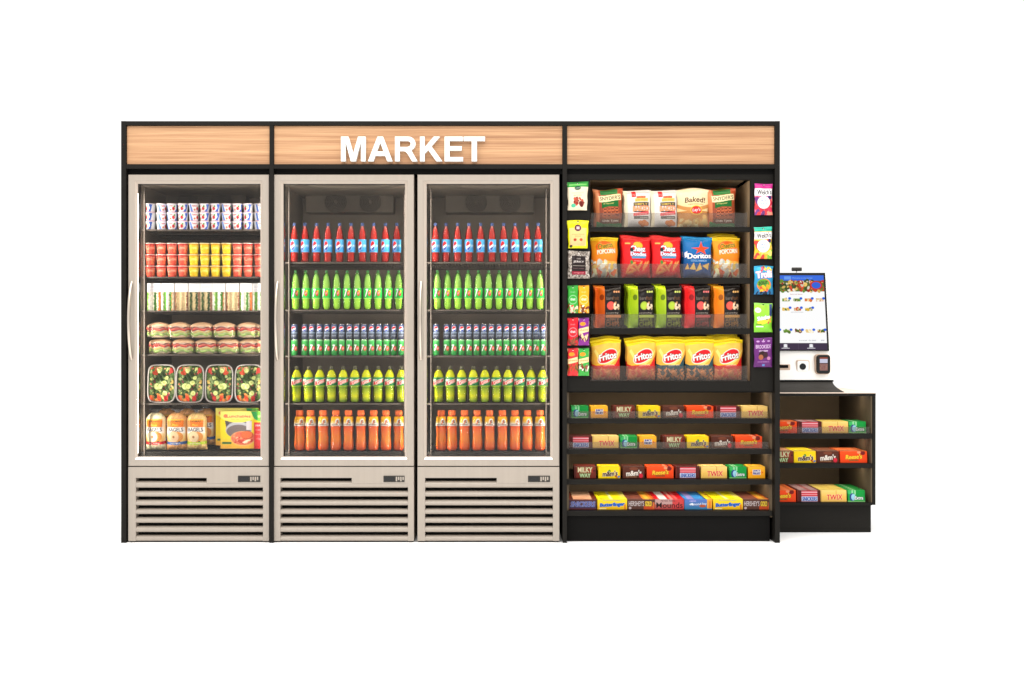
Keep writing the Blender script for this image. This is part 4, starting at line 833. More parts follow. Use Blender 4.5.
    for k in range(4): sub('button', MB().box(dx0 + .062 + k * .011, dx0 + .069 + k * .011, yb0 - .0045, yb0 - .0032, dz0 + .004 + .006 * (k % 2), dz1 - .005), M['steel'], dp)
    # evaporator housing with two fans
    ye = .54
    e0, e1, ez0, ez1 = X(evap[0], ye), X(evap[1], ye), Z(evap[3], ye), Z(evap[2], ye)
    ev = MB().box(e0, e1, ye, yb - .002, ez0, ez1, b=.006).build('evaporator_housing', M['evap'], R)
    for fx in fans:
        m_ = MB(); cx, cz = X(fx, ye), Z(evap[4], ye); r = 10.3 * K(ye)
        for k, rr in enumerate(np.linspace(r * .25, r, 6)):
            m_.loft([[(cx + (rr + q_) * math.cos(t * 2 * math.pi / 28), yy, cz + (rr + q_) * math.sin(t * 2 * math.pi / 28)) for t in range(28)] for q_, yy in ((-.004, ye - .001), (-.002, ye - .006), (.002, ye - .006), (.004, ye - .001))], cap0=False, cap1=False)
        for k in range(6):
            t = k * math.pi / 3; c_, s2 = math.cos(t), math.sin(t)
            m_.add([(cx + p * c_ - o_ * s2, yy, cz + p * s2 + o_ * c_) for yy in (ye - .008, ye - .004) for p, o_ in ((r * .2, -.002), (r, -.002), (r, .002), (r * .2, .002))], [(0, 3, 2, 1), (4, 5, 6, 7), (0, 1, 5, 4), (1, 2, 6, 5), (2, 3, 7, 6), (3, 0, 4, 7)])
        m_.lathe([(.001, 0), (.001, .001)], 6) if False else None
        sub('fan_grille', m_, M['fan'], ev)
    # shelves with wire decks and price rails
    for sy in shelf_y:
        zs_ = Z(sy, .13); s = MB()
        s.box(ix0 + .004, ix1 - .004, .132, .142, zs_ - .008, zs_, b=.001)
        n = 40
        for k in range(n):
            xx = ix0 + .01 + (ix1 - ix0 - .02) * k / (n - 1); s.box(xx - .0022, xx + .0022, .1425, .58, zs_ - .006, zs_ - .001)
        for yy in (.3, .45, .575): s.box(ix0 + .004, ix1 - .004, yy, yy + .006, zs_ - .012, zs_ - .0065)
        s.build('wire_shelf', M['shelf'], R)
    # slotted deck at the bottom
    zf = Z(451.6, .13); s = MB().box(ix0 + .002, ix1 - .002, .125, .135, iz0, zf - .001)
    for k in range(26):
        xx = ix0 + .012 + (ix1 - ix0 - .024) * k / 25; s.box(xx - .006, xx + .006, .1355, .6, zf - .008, zf - .001)
    s.build('bottom_deck', M['grey_black'], R)
    # shelf standards and lamps
    for sx, pp in ((1, post_l), (-1, post_r)):
        px = X(pp, .12)
        MB().box(px - .003, px + .003, .115, .127, iz0 + .005, iz1 - .02, b=.001).build('shelf_standard', M['shelf'], R)
        lx = (ix0 + .003) if sx > 0 else (ix1 - .003)
        MB().box(lx - .002, lx + .002, .082, .100, iz0 + .03, iz1 - .05).build('light_strip', M['led'], R)
    return R
SH1 = [229.2, 276.6, 310.4, 354.2, 403.3]
SH2 = [262.0, 309.6, 355.6, 403.2]
cooler(128.2, 268.9, 'glass door food cooler at the left end with yogurt, sandwiches and salads', SH1, 135.7, 206.7, 263, (238, 260.3), (159, 246, 190, 210, 203), (188, 221), 144.5, 262)
cooler(274, 413.8, 'glass door drinks cooler in the middle beneath the raised white lettering', SH2, 280.3, 351.7, 408, (383.5, 404.5), (305, 393.6, 189.3, 212.6, 202), (335.4, 370), 289, 404.5)
cooler(417.5, 559.3, 'glass door drinks cooler at right, beside the shelves of chips', SH2, 425, 496.7, 553, (528, 550), (445, 534, 189.3, 212.6, 202), (476, 510), 431, 546)

# ---- goods in the food cooler
YP = .18
def zs(py, y=.16): return Z(py, y)
for r, py in enumerate((229.2 - 0, 229.2 - 8.65, 229.2 - 17.3)):
    for i in range(11):
        rowname = ('bottom', 'middle', 'top')[r]
        z = zs(229.2, .13) + .0005 + r * .0452
        yog[i % 3 if i not in (0, 2) else (0, 1, 1)[i]].put((X(150.6 + 10.86 * i, YP), YP, z), 'white and blue yogurt cup, %s from left, %s row of its stacks' % (ORD[i], rowname), 'yogurt cups stacked in the food cooler', rz=math.radians((-26, 40, -8, 12, 24, -20, 2, 16, 6, -14, 34)[i]))
for r in range(3):
    for i in range(11):
        rowname = ('bottom', 'middle', 'top')[r]; y_ = 4 <= i < 8
        (f_yel if y_ else f_red).put((X(150.6 + 10.86 * i, YP), YP, zs(276.6, .13) + .0005 + r * .0585), '%s fruit cup, %s from left, %s row of its stacks' % ('yellow' if y_ else 'red', ORD[i], rowname), 'fruit cups stacked in the food cooler', rz=math.radians(random.uniform(-25, 25)))
kinds = [0, 1, 2, 3, 3, 1, 2, 0, 1]
for i, (l, w) in enumerate(((147, 13.8), (161, 13.4), (174.6, 13.4), (188.3, 11.8), (200, 12.2), (212, 13.6), (225.8, 13.6), (239.8, 12.4), (252.3, 12.2))):
    nm = ('white bread sandwich pack with lettuce and carrot', 'sandwich pack with pale green filling', 'plain brown bread sandwich pack', 'dark leafy sandwich pack')[kinds[i]]
    sandw[kinds[i]].put((X(l + w / 2, .16), .16, zs(310.4, .13) + .0005), '%s, %s from left' % (nm, ORD[i]), 'sandwich packs in a row', sc=(w * K(.16) / .067 * .97, 1, 1))
for r in range(2):
    for i in range(5):
        px = (161.4, 184.6, 207.4, 229.6, 251.4)[i] if r == 0 else (160, 180.6, 203, 225.6, 249.6)[i]
        rolls[(i + r) % 2].put((X(px, .2), .2 - .01 * r, zs(354.2, .13) + .001 + r * .0838), 'ham and lettuce roll, %s from left in the %s layer' % (ORD[i], 'lower' if r == 0 else 'upper'), 'filled rolls in two layers', rz=math.radians(random.uniform(-6, 6)))
for i, px in enumerate((161.5, 189.8, 219, 248.6)):
    salads[1 if i in (2, 3) and i == 2 else (0 if i != 1 else 0)].put((X(px, .17), .165, zs(403.3, .13) + .0005), 'clear tray of green salad with cucumber, %s from left' % ORD[i], 'salad trays standing upright', rx=math.radians(-4), rz=0)
for i, (px, nm) in enumerate(((156.5, 'pale bagel bag with red band at the left'), (177.6, 'brown bagel bag with blue band between two others'), (197.4, 'tan bagel bag with lime band beside the lunch box'))):
    bag_b[i].put((X(px, .19), .185, zs(451.0, .13) + .001), nm, 'bagel bags on the cooler floor')
for i, (px, nm) in enumerate(((166.5, 'brown bagel bag standing behind the pale bag with red band'), (188.0, 'brown bagel bag standing behind the bag with blue band'), (205.5, 'brown bagel bag standing behind the bag with lime band'))):
    bag_b[1].put((X(px, .27), .27, zs(451.0, .13) + .018), nm, 'bagel bags on the cooler floor')
lunch.put((X(242, .17), .17, zs(449.6, .13) + .001), 'yellow ham lunch kit box in front, red right side', 'lunch kit boxes')
lunch.put((X(237.6, .215), .205, zs(448.6, .13) + .010), 'yellow lunch kit box mostly hidden behind the front one', 'lunch kit boxes')
# ---- drinks
for ci, (cn, off) in enumerate((('middle', 0), ('right-hand', 1))):
    pe = ([294.3, 305, 316.6, 328, 339.6, 351, 362.4, 373.7, 385.4, 396.7], [435.4, 446, 457.6, 469, 480.6, 492, 503.6, 515, 527, 538])[ci]
    su = ([295.6 + 10.3 * i for i in range(11)], [437.4 + 10.26 * i for i in range(11)])[ci]
    ca = ([294.5] + [304.8 + 7.42 * i for i in range(14)], [436.2] + [446.7 + 7.46 * i for i in range(14)])[ci]
    de = ([296.7 + 11.63 * i for i in range(10)], [438.7 + 11.54 * i for i in range(10)])[ci]
    ga = ([299.7, 310.8, 323.3, 336, 348.5, 361, 373.6, 386, 398.8], [441.3, 452, 464.6, 477.2, 489.7, 502.4, 515, 527.6, 540])[ci]
    for pr, xs, sy, nm, sh, h in ((b_cola, pe, 262, 'red cola bottle with blue label', 'top shelf', 1.0), (b_lime, su, 309.6, 'green lime soda bottle', 'second shelf', .985), (b_citrus, de, 403.2, 'yellow citrus soda bottle', 'fourth shelf', 1.0), (b_sport, ga, 451.6, 'orange sports drink bottle', 'bottom', 1.0)):
        for i, px in enumerate(xs):
            pr.put((X(px, .18), .18, zs(sy, .13) + .0008), '%s, %s from left, %s of %s drinks cooler' % (nm, ORD[i], sh, cn), '%ss in the %s cooler' % (nm, cn), rz=math.radians(random.uniform(-14, 14)), sc=(1, 1, h))
    for i, px in enumerate(ca):
        zb_ = zs(355.6, .13) + .0008
        c_lime.put((X(px, .18), .18, zb_), 'green lime soda can, %s from left, under a cola can, %s cooler' % (ORD[i], cn), 'lime soda cans in the %s cooler' % cn, rz=math.radians(random.uniform(-10, 10)))
        c_cola.put((X(px, .18), .18, zb_ + .0826), 'slate cola can, %s from left, on a green can, %s cooler' % (ORD[i], cn), 'cola cans in the %s cooler' % cn, rz=math.radians(random.uniform(-10, 10)))

# ================================================================ snack display
YS = .03
SD = empty('snack_display', ((D2[1] + XR0) / 2, .3, 0), 'black snack shelf unit with clear guards and hanging pouches at both sides', 'display shelf')
sx0, sx1 = D2[1] + .0015, XR0 - .0015
ox0, ox1 = X(590, YS), X(750.5, YS); ztop = Z(174.3, YS); zo = Z(179.6, YS); zdk0, zdk1 = Z(391.3, YS), Z(381, YS)
yb1, yb2 = .42, .50
MB().box(sx0, sx1, YS, .06, zo, ztop).build('top_fascia', M['black'], SD)
MB().box(ox0, ox1, .0602, yb1, zo + .016, zo + .025).build('opening_ceiling', M['cream_liner'], SD)
MB().box(sx0, ox0, YS, .05, zdk0, zo - .0005).build('pegboard_panel', M['black'], SD)
MB().box(ox1, sx1, YS, .05, zdk0, zo - .0005).build('pegboard_panel', M['black'], SD)
MB().box(ox0 - .016, ox0, .0505, yb1, zdk0 + .04, zo).build('inner_side', M['taupe'], SD)
MB().box(ox1, ox1 + .016, .0505, yb1, zdk0 + .04, zo).build('inner_side', M['taupe'], SD)
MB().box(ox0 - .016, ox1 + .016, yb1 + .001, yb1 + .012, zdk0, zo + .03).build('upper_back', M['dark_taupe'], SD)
MB().box(sx0 + .012, sx1 - .012, yb2, yb2 + .012, .12, zdk0 + .02).build('lower_back', M['taupe'], SD)
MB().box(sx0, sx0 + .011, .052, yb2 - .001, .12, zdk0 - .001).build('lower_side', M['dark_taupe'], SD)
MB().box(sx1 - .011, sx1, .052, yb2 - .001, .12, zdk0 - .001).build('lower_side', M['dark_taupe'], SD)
SL = .17                                              # snack decks slope up to the back
lips = [(227.0, 231.6), (277.7, 283.6), (328.4, 334.2)]
guards = [(212.8, 227.0), (263.8, 277.7), (314, 328.4), (366, 381)]
for k, (a0, a1) in enumerate(lips):
    z1_, z0_ = Z(a0, YS), Z(a1, YS)
    MB().box(ox0 + .0005, ox1 - .0005, YS + .001, .055, z0_, z1_, b=.001).prism([(.0555, z0_ + .0145), (yb1, z0_ + .0145 + SL * .36), (yb1, z0_ + .0215 + SL * .36), (.0555, z0_ + .0215)], ox0 + .0005, ox1 - .0005).build('shelf', M['black'], SD)
MB().box(ox0, ox1, YS, .055, zdk0, zdk1, b=.001).prism([(.0555, zdk1 - .014), (yb1, zdk1 - .014 + SL * .36), (yb1, zdk1 - .004 + SL * .36), (.0555, zdk1 - .004)], ox0, ox1).build('shelf', M['black'], SD)
for a0, a1 in guards:
    MB().box(ox0 + .003, X(747.3, YS), YS + .003, YS + .0065, Z(a1, YS) + .0005, Z(a0, YS)).build('acrylic_guard', M['acrylic'], SD)
for z0_ in [Z(a1, YS) for a0, a1 in lips] + [zo]:
    MB().box(ox0 + .03, ox1 - .03, .0605, .070, z0_ + .010, z0_ + .0135).build('light_strip', M['shelf_fill'], SD)  # added glow strips, hidden behind the lips, to brighten the bags
for z0_ in [Z(a1, YS) for a0, a1 in ((418.6, 423.6), (449, 454.2), (479.6, 484.6))] + [zdk0]:
    MB().box(sx0 + .03, sx1 - .03, .14, .17, z0_ + .0006, z0_ + .0032).build('light_strip', M['shelf_fill'], SD)  # added unseen strips that brighten box tops and back wall
# candy tiers
tiers = [(418.6, 423.6), (449, 454.2), (479.6, 484.6)]
for k, (a0, a1) in enumerate(tiers):
    z1_, z0_ = Z(a0, YS), Z(a1, YS)
    MB().box(sx0 + .0005, sx1 - .006, YS + .001, .05, z0_, z1_, b=.001).box(sx0 + .0125, sx1 - .0125, .0505, yb2 - .001, z0_ + .004, z1_ - .002).build('candy_tray', M['black'], SD)
for a0, a1 in ((411.4, 418.6), (442, 449)):
    MB().box(sx0 + .001, X(768.5, YS), YS + .004, YS + .0075, Z(a1, YS) + .0005, Z(a0, YS)).build('acrylic_guard', M['acrylic'], SD)
zb0 = Z(511, YS)
MB().box(sx0, sx1 - .004, YS + .001, .05, Z(516, YS), zb0, b=.001).box(sx0 + .001, sx1 - .004, .0505, yb2 - .001, Z(516, YS) + .001, zb0 - .002).build('candy_tray', M['black'], SD)
MB().box(sx0 + .002, sx1 - .014, .048, .52, 0.0, Z(516, YS) - .001).build('toe_kick', M['soot'], SD)
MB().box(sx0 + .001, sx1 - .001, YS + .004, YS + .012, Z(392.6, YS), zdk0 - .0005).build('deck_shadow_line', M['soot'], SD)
# bags on the shelves: (kind, centre px, number deep)
YB = .10
rows = [
 (227.0, 'top', [('pretzel', 608.5, 2, 'brown and green pretzel bag at the left end'), ('cracker', 637.4, 2, 'white and red cracker bag, left of two stacks'), ('cracker', 664.0, 2, 'white and red cracker bag, right of two stacks'), ('crisp', 692.8, 2, 'cream and tan baked chip bag'), ('pretzel', 721.5, 4, 'brown and green pretzel bag at the right end')]),
 (277.7, 'second', [('popcorn', 604.4, 1, 'orange cheese popcorn bag at the left end'), ('doodle', 636.2, 2, 'red cheese puff bag, left of two stacks'), ('doodle', 666.2, 2, 'red cheese puff bag, right of two stacks'), ('tortilla', 697.2, 2, 'blue tortilla chip bag with orange burst'), ('popcorn', 726.4, 3, 'orange cheese popcorn bag at the right end')]),
 (328.4, 'third', [('apple_orange', 608.0, 2, 'black and dark orange apple chip pouch'), ('apple_green', 641.2, 3, 'black and green apple chip pouch, left stack'), ('apple_green', 669.0, 3, 'black and green apple chip pouch, right stack'), ('apple_red', 697.6, 3, 'black and red apple chip pouch'), ('apple_amber', 727.0, 3, 'black and amber apple chip pouch')]),
 (381.0, 'fourth', [('corn_red', 606.0, 2, 'red and yellow corn chip bag at the left end'), ('corn_red', 641.4, 2, 'red and yellow corn chip bag, second stack from left'), ('corn_blue', 670.6, 2, 'slate and yellow corn chip bag, middle stack'), ('corn_blue', 699.6, 2, 'slate and yellow corn chip bag, second stack from right'), ('corn_red', 727.8, 3, 'red and yellow corn chip bag at the right end')]),
]
for py, shn, items in rows:
    zf = Z(py, YS)
    for kind, px, n, nm in items:
        for k in range(n):
            y = YB + .047 * k
            pos = 'front' if k == 0 else ('%s from the front' % ORD[k])
            B[kind].put((X(px, YB) + (-.004 * k), y, zf - .004 + SL * (y - .055) * 1.0 + (.006 * k if 'corn' in kind else 0)), '%s, %s' % (nm, pos), 'snack bags on the %s shelf' % shn, rz=math.radians(random.uniform(-2, 2)), rx=math.radians(-3 if n > 1 else -2))
# hanging packs on their pegs
def peg(kind_proto, px, ptop, pbot, label, group):
    y = .012; c = X(px, y); o = kind_proto.put((c, y + .004, Z(pbot, y)), label, group)
    return o
gl, gr = 'pouches hanging left of the chips', 'pouches hanging right of the chips'
peg(PG['cream'], 577.6, 182, 210.2, 'cream pouch with green top and chocolate picture, topmost at left', gl)
peg(PG['yellow'], 577.9, 220.7, 248.2, 'bright yellow pouch with peach panel and dark disc', gl)
peg(PG['grey'], 578.7, 251, 278.4, 'grey speckled pouch with black label', gl)
pos = [(572.9, 313), (583.9, 313), (572.9, 345.4), (583.9, 345.4), (572.9, 375.8), (583.9, 375.8)]
bl = ['green fruit bar hanging in the upper pair', 'amber fruit bar hanging in the upper pair', 'red bar with round emblem hanging beside the purple bar', 'purple chewy bar hanging beside a red bar', 'red chewy bar with cream stripe in the lowest pair', 'green chewy bar with cream stripe in the lowest pair']
for (nm, p), (px, pb), l in zip(bars, pos, bl): peg(p, px, 0, pb, l, 'snack bars hanging left of the chips')
peg(PG['purple_fruit'], 763.6, 184, 215, 'magenta fruit snack pouch, topmost at the right', gr)
peg(PG['teal_fruit'], 763.2, 227, 258.8, 'teal and yellow fruit snack pouch with white band', gr)
peg(PG['sour'], 763.8, 268, 294.4, 'blue gummy candy pouch with white and pink lettering', gr)
peg(PG['green'], 763.2, 303.5, 332.2, 'lime green candy pouch hanging above a purple pouch', gr)
peg(PG['purple'], 763.2, 338, 367.2, 'purple chocolate pouch, lowest on the right panel', gr)
# peg hooks belong to the display
hk = MB()
for px, py in ((577.6, 184.5), (577.9, 223), (578.7, 253.5), (572.9, 288.5), (583.9, 288.5), (572.9, 320.5), (583.9, 320.5), (572.9, 351), (583.9, 351), (763.6, 186), (763.2, 229.5), (763.8, 270.5), (763.2, 306), (763.2, 340.5)):
    z = Z(py, .012); c = X(px, .012); hk = MB().tube([(c, YS, z - .001), (c, .018, z - .001), (c, .008, z + .001), (c, .005, z + .003)], .0014, 6); hk.build('peg_hook', M['chrome'], SD)
# candy boxes, front edges at y = .06
YC = .078
candy_rows = [
 (418.6, 'top', [('gum', 580), ('juicy', 599.3), ('milky', 624), ('mmy', 649.5), ('mmb', 673.5), ('reese', 700), ('snick', 728), ('twix', 754.5)]),
 (449.0, 'second', [('snick', 580.6), ('twix', 605.6), ('gum', 628.7), ('juicy', 648), ('milky', 674.2), ('mmy', 698), ('mmb', 722.3), ('reese', 748.7)]),
 (479.6, 'third', [('milky', 585), ('mmy', 609.4), ('mmb', 633.6), ('reese', 660.2), ('snick', 687.6), ('twix', 714), ('gum', 738), ('juicy', 756.6)]),
]
for py, tn, items in candy_rows:
    for k, px in items:
        CB[k].put((X(px, YC), YC, Z(py, YS) + .0006), '%s on the %s candy tier' % (CN[k][5], tn), 'candy and gum boxes on the candy tiers')
for k, l, r, nm in (('sn', 569, 596.5, 'brown and blue candy carton at the left end of the lowest candy tier'), ('bf', 597.5, 627, 'yellow candy carton with blue lettering, left of two on lowest tier'), ('hs', 627.5, 654.5, 'brown and orange candy carton beside the red coconut carton'),
                    ('mo', 655, 684, 'red and white candy carton with black lettering'), ('al', 684.5, 712, 'blue and yellow candy carton between red and yellow ones'), ('bf', 713, 743, 'yellow candy carton with blue lettering, right of two on lowest tier'), ('hs', 743.4, 769.5, 'brown and orange candy carton at the right end of lowest tier')):
    BIGC[k].put((X((l + r) / 2, YC), YC, zb0 + .0004), nm, 'long candy cartons on the lowest candy tier')

# ================================================================ checkout cabinet and kiosk
YK = .27
KC = empty('checkout_cabinet', (1.63, .55, 0), 'low black cabinet with three candy shelves carrying the checkout kiosk', 'cabinet')
kx0, kx1 = XR1 + .004, X(875.8, YK); kt = Z(392.6, YK); kt2 = Z(396, YK); kb = Z(505, YK); kd = .86
kin = X(872.6, YK); yk2 = .84
MB().box(kx0, kx1, YK, YK + .016, kt2 + .0, kt - .004, b=.001).box(kx0, kx1, YK + .0165, kd, kt2 + .008, kt - .0042).build('counter_top', M['black'], KC)
MB().box(kx0 + .001, kx1 - .001, YK + .001, kd - .001, kt - .0038, kt).build('counter_surface', M['counter'], KC)
MB().box(kin, kx1 - .0005, YK + .0005, kd, kb, kt2 - .0005, b=.001).build('side_panel', M['black'], KC)
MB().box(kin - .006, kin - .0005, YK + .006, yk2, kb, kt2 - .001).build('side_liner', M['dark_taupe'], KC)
MB().box(kx0, kx0 + .016, YK + .0005, kd, kb, kt2 - .0005).build('side_panel', M['black'], KC)
MB().box(kx0 + .0165, kin - .0002, yk2 + .0005, kd - .001, kb, kt2 - .001).build('back_panel', M['taupe'], KC)
for a0, a1 in ((433.6, 438.8), (463.4, 468.2), (502.7, 505.4)):
    MB().box(kx0 + .0165, kin - .001, YK + .001, YK + .016, Z(a1, YK), Z(a0, YK), b=.001).box(kx0 + .0165, kin - .0075, YK + .0165, yk2 - .001, Z(a1, YK) + .002, Z(a0, YK) - .002).build('shelf', M['black'], KC)
for z0_ in (kt2, Z(438.8, YK), Z(468.2, YK)):
    MB().box(kx0 + .04, kin - .03, YK + .13, YK + .16, z0_ + .004 if z0_ == kt2 else z0_ + .0006, z0_ + (.0072 if z0_ == kt2 else .0018)).build('light_strip', M['shelf_fill'], KC)  # added glow strips, out of view, to brighten the filed packs
MB().box(kx0 + .0165, X(869.7, YK), YK + .003, YK + .0065, Z(433.6, YK) + .0005, Z(426.8, YK)).build('acrylic_guard', M['acrylic'], KC)
MB().box(kx0 + .002, X(871, .305), .305, kd - .02, 0, kb - .001, b=.001).build('toe_kick', M['black'], KC)
YKB = YK + .03
def krow(py, items, n, tn):
    for key, px in items:
        for k in range(n):
            y = YKB + .0365 * k
            nm = CN[key][5].replace('box', 'pack'); pos = 'front' if k == 0 else '%s from front' % ORD[k]
            CK[key].put((X(px, YKB), y, Z(py, YK) + .0004), '%s, %s, %s shelf of checkout cabinet' % (nm, pos, tn), 'candy packs filed in the checkout cabinet')
krow(433.6, [('reese', 783.6), ('snick', 810), ('twix', 835.2), ('gum', 857.6)], 4, 'upper')
krow(463.4, [('milky', 782.6), ('mmy', 805.2), ('mmb', 828), ('reese', 853.8)], 6, 'middle')
krow(502.7, [('reese', 782.6), ('snick', 809.4), ('twix', 833.6), ('gum', 856.6)], 7, 'bottom')
# kiosk: tilted body, lit screen, scanner, card reader, camera, flared foot
KI = empty('checkout_kiosk', (1.52, .4, kt), 'white self checkout kiosk with tall lit touch screen on the low cabinet', 'kiosk')
YF = .335
fx0, fx1 = 1.362, X(832.7, YF); fxb = X(842, YF); z0, z1 = kt + .001, Z(381.8, YF)
lo = []
for k in range(8):
    t = k / 7; e = (1 - t) ** 1.8 * (fxb - fx1)
    lo.append([(fx0, YF - .05 * (1 - t) ** 1.8, z0 + (z1 - z0) * t), (fx1 + e, YF - .05 * (1 - t) ** 1.8, z0 + (z1 - z0) * t), (fx1 + e, YF + .2, z0 + (z1 - z0) * t), (fx0, YF + .2, z0 + (z1 - z0) * t)])
MB().loft(lo).build('flared_foot', M['grey_black'], KI, smooth=40)
MB().box(fx0, X(833.4, YF), YF - .004, YF + .15, z1 + .0005, Z(380, YF), b=.0015).build('foot_collar', M['soot'], KI)
hz0, hz1 = Z(380, YF) + .0005, Z(351, YF)
TI = .18                                               # backward lean, metres of depth per metre of height
hx1 = X(833, YF)
def yz(z): return YF + TI * (z - hz0)
zs1 = Z(272.6, YF + .075)
MB().prism([(yz(hz0), hz0), (yz(hz0) + .10, hz0), (yz(zs1) + .05, zs1 - .002), (yz(zs1) + .004, zs1 - .002), (yz(hz1) + .0045, hz1), (yz(hz1), hz1)][::-1], fx0, hx1).build('housing', M['ivory'], KI)
def tilt_box(x0, x1, za, zb, t0, t1): # a slab lying against the leaning front
    return MB().prism([(yz(za) - t1, za), (yz(za) - t0, za), (yz(zb) - t0, zb), (yz(zb) - t1, zb)][::-1], x0, x1)
sxr = X(829, YF + .02); sxl = fx0 + .004
scr = tilt_box(sxl, sxr, hz1 + .0005, zs1, -.004, .012).build('screen_bezel', M['gloss_black'], KI)
a = Art(190, 260, (254, 254, 254))
a.rect(0, .93, 1, 1, (64, 112, 226)); a.rect(.3, .945, .42, .985, (110, 160, 240)); a.text('Welcome to the market', .62, .965, .36, .02, (150, 186, 244))
a.rect(0, .78, 1, .93, (150, 120, 70)); a.rect(0, .78, 1, .93, (92, 104, 52)); a.spots(190, (0, .787, 1, .923), .03, [(110, 140, 60), (214, 80, 50), (240, 200, 110), (70, 84, 50), (236, 226, 200), (180, 60, 50)], 6); a.ell(.86, .865, .11, .06, (200, 60, 60)); a.ell(.86, .865, .08, .044, (60, 104, 220))
a.text('featured items', .5, .745, .22, .014, (190, 140, 140)); a.text('sandwiches', .5, .505, .22, .014, (170, 170, 176)); a.text('total 0.00', .66, .125, .3, .014, (150, 150, 160)); a.text('pay', .93, .125, .06, .016, (130, 130, 150))
R = random.Random(5)
for yy, n in ((.67, 5), (.545, 4), (.385, 0), (.25, 5)):
    for i in range(n):
        cx = .1 + .2 * i + .02
        c0 = R.choice([(206, 70, 36), (236, 190, 60), (110, 150, 60), (120, 44, 36), (226, 120, 60)])
        a.rect(cx - .075, yy - .022, cx + .055, yy + .018, np.array(c0) * .5 + 120); a.rect(cx - .07, yy - .02, cx + .05, yy + .006, c0); a.spots(9, (cx - .065, yy - .016, cx + .045, yy + .012), .022, [c0, (246, 214, 150), (250, 240, 220), (90, 120, 50)], i + int(yy * 100)); a.ell(cx + .06, yy + .018, .026, .017, (50, 100, 220))
a.rect(0, 0, 1, .09, (70, 58, 78)); a.rect(.495, 0, .5, .09, (90, 80, 98))
for cx in (.27, .72): a.ell(cx, .062, .034, .016, (240, 240, 244)); a.poly([(cx - .014, .06), (cx + .014, .06), (cx + .04, .034), (cx - .04, .034)], (240, 240, 244)); a.rect(cx - .07, .016, cx + .07, .026, (226, 224, 232))
zp0, zp1 = hz1 + .006, zs1 - .014
g = MB(); xx = sxl + .008 + (sxr - .010 - sxl - .008) * a.U; zz = zp0 + (zp1 - zp0) * a.V
g.grid(np.stack([xx, yz(zz) - .0128, zz], -1), s2l(np.clip(a.a, 0, 255)))
sub('lit_display', g, M['screen'], scr)
# controls on the front below the screen
MB().box(fx0 + .03, X(790.8, YF), yz(Z(366, YF)) - .004, yz(Z(366, YF)) + .01, Z(371.2, YF), Z(364.4, YF), b=.002).build('receipt_slot_surround', M['beige'], KI)
MB().box(fx0 + .034, X(788.6, YF), yz(Z(366, YF)) - .0065, yz(Z(366, YF)) - .0042, Z(368, YF), Z(365, YF)).build('receipt_slot', M['soot'], KI)
def disc(cx, cz, r, y0, y1): return MB().loft([[(cx + r * math.cos(t * 2 * math.pi / 24), y, cz + r * math.sin(t * 2 * math.pi / 24)) for t in range(24)] for y in (y1, y0)])
c_, z_ = X(803, YF), Z(366.6, YF)
def rbox(x0, x1, z0, z1, r, y0, y1):
    pts = []
    for cx, cz, a0 in ((x1 - r, z1 - r, 0), (x0 + r, z1 - r, 90), (x0 + r, z0 + r, 180), (x1 - r, z0 + r, 270)):
        for k in range(6): t = math.radians(a0 + 18 * k); pts.append((cx + r * math.cos(t), cz + r * math.sin(t)))
    ctr = ((x0 + x1) / 2, (z0 + z1) / 2)
    return MB().loft([[(p[0], y1, p[1]) for p in pts], [(p[0], y0 + .002, p[1]) for p in pts], [(ctr[0] + (p[0] - ctr[0]) * .94, y0, ctr[1] + (p[1] - ctr[1]) * .95) for p in pts]])
rbox(X(796.8, YF), X(810, YF), Z(372.6, YF), Z(360.2, YF), .009, yz(z_) - .004, yz(z_) + .006).build('scanner_shade_ring', M['beige'], KI)  # darker ring colours in the shadow outline around the plate
sc_ = rbox(X(797.6, YF), X(809.2, YF), Z(371.8, YF), Z(361, YF), .008, yz(z_) - .007, yz(z_) + .006).build('scanner_plate', M['ivory'], KI)
sub('scanner_lens', disc(c_, z_, 3.2 * K(YF), yz(z_) - .010, yz(z_) - .0072), M['gloss_black'], sc_)
rbox(X(814.9, YF), X(829.9, YF), Z(374.3, YF), Z(354.1, YF), .018, YF - .008, YF + .02).build('card_reader_rim', M['beige'], KI)
cr = rbox(X(815.6, YF), X(829.2, YF), Z(373.6, YF), Z(354.8, YF), .016, YF - .022, YF + .02).build('card_reader', M['gloss_black'], KI)
a = Art(40, 60, (150, 110, 104)); a.rect(0, .55, 1, 1, (206, 206, 226)); a.rect(0, .88, 1, 1, (150, 80, 60)); a.rect(0, .5, 1, .56, (90, 60, 60)); a.spots(20, (0, 0, 1, .5), .09, [(140, 96, 92), (166, 122, 110)], 3)
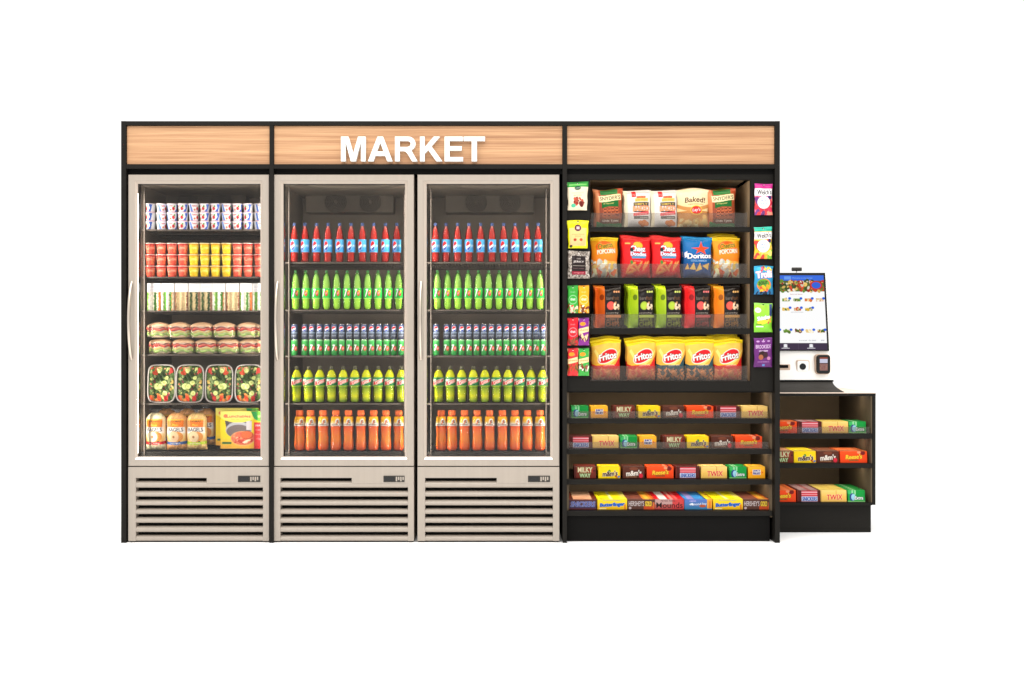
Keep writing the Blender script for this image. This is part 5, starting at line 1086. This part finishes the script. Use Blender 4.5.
g = MB(); g.grid(np.stack([X(818.6, YF) + (X(826.4, YF) - X(818.6, YF)) * a.U, np.full_like(a.U, YF - .0226), Z(370.4, YF) + (Z(357.2, YF) - Z(370.4, YF)) * a.V], -1), s2l(a.a)); sub('reader_screen', g, M['screen'], cr)
yt = yz(zs1)
MB().tube([(X(792.6, yt), yt + .015, Z(269.1, yt)), (X(795, yt), yt + .015, Z(269.1, yt)), (X(800, yt), yt + .015, Z(269.1, yt)), (X(802.2, yt), yt + .015, Z(269.1, yt))], 1.9 * K(yt), 12).build('camera', M['grey_black'], KI, smooth=50)
MB().box(X(797, yt), X(798, yt), yt + .018, yt + .022, zs1 - .004, Z(269.6, yt)).build('camera_mount', M['ivory'], KI)

# ================================================================ camera, light, look
for k, p in list(CB.items()) + list(CK.items()) + list(BIGC.items()) + list(B.items()):
    if not p.used: bpy.data.objects.remove(p.root)
cam = bpy.data.cameras.new('camera'); co = bpy.data.objects.new('camera', cam); COL.objects.link(co)
co.location = (0, -D, H); co.rotation_euler = (math.radians(90), 0, 0); cam.sensor_width = 36; cam.lens = 36 * F / 1024; cam.clip_end = 300
SC.camera = co
w = bpy.data.worlds.new('World'); SC.world = w; w.use_nodes = True
bg = w.node_tree.nodes['Background']; bg.inputs[0].default_value = (1, .985, .965, 1); bg.inputs[1].default_value = 1.10
def area(name, loc, tgt, sx, sy, power, c=(1, 1, 1)):
    l = bpy.data.lights.new(name, 'AREA'); l.shape = 'RECTANGLE'; l.size = sx; l.size_y = sy; l.energy = power; l.color = c
    o = bpy.data.objects.new(name, l); COL.objects.link(o); o.location = loc
    from mathutils import Vector
    o.rotation_euler = (Vector(tgt) - Vector(loc)).to_track_quat('-Z', 'Y').to_euler(); return o
area('softbox', (-1.2, -4.2, 4.6), (0, -.6, .4), 5, 2.6, 130, (1, .96, .9))
area('softbox', (.7, -1.8, 5.6), (.7, -1.5, 0), 11, 5, 430, (1, .98, .95))
SC.view_settings.view_transform = 'Standard'; SC.view_settings.look = 'None'; SC.view_settings.exposure = 0; SC.view_settings.gamma = 1
try: SC.cycles.transparent_max_bounces = 24
except Exception: pass
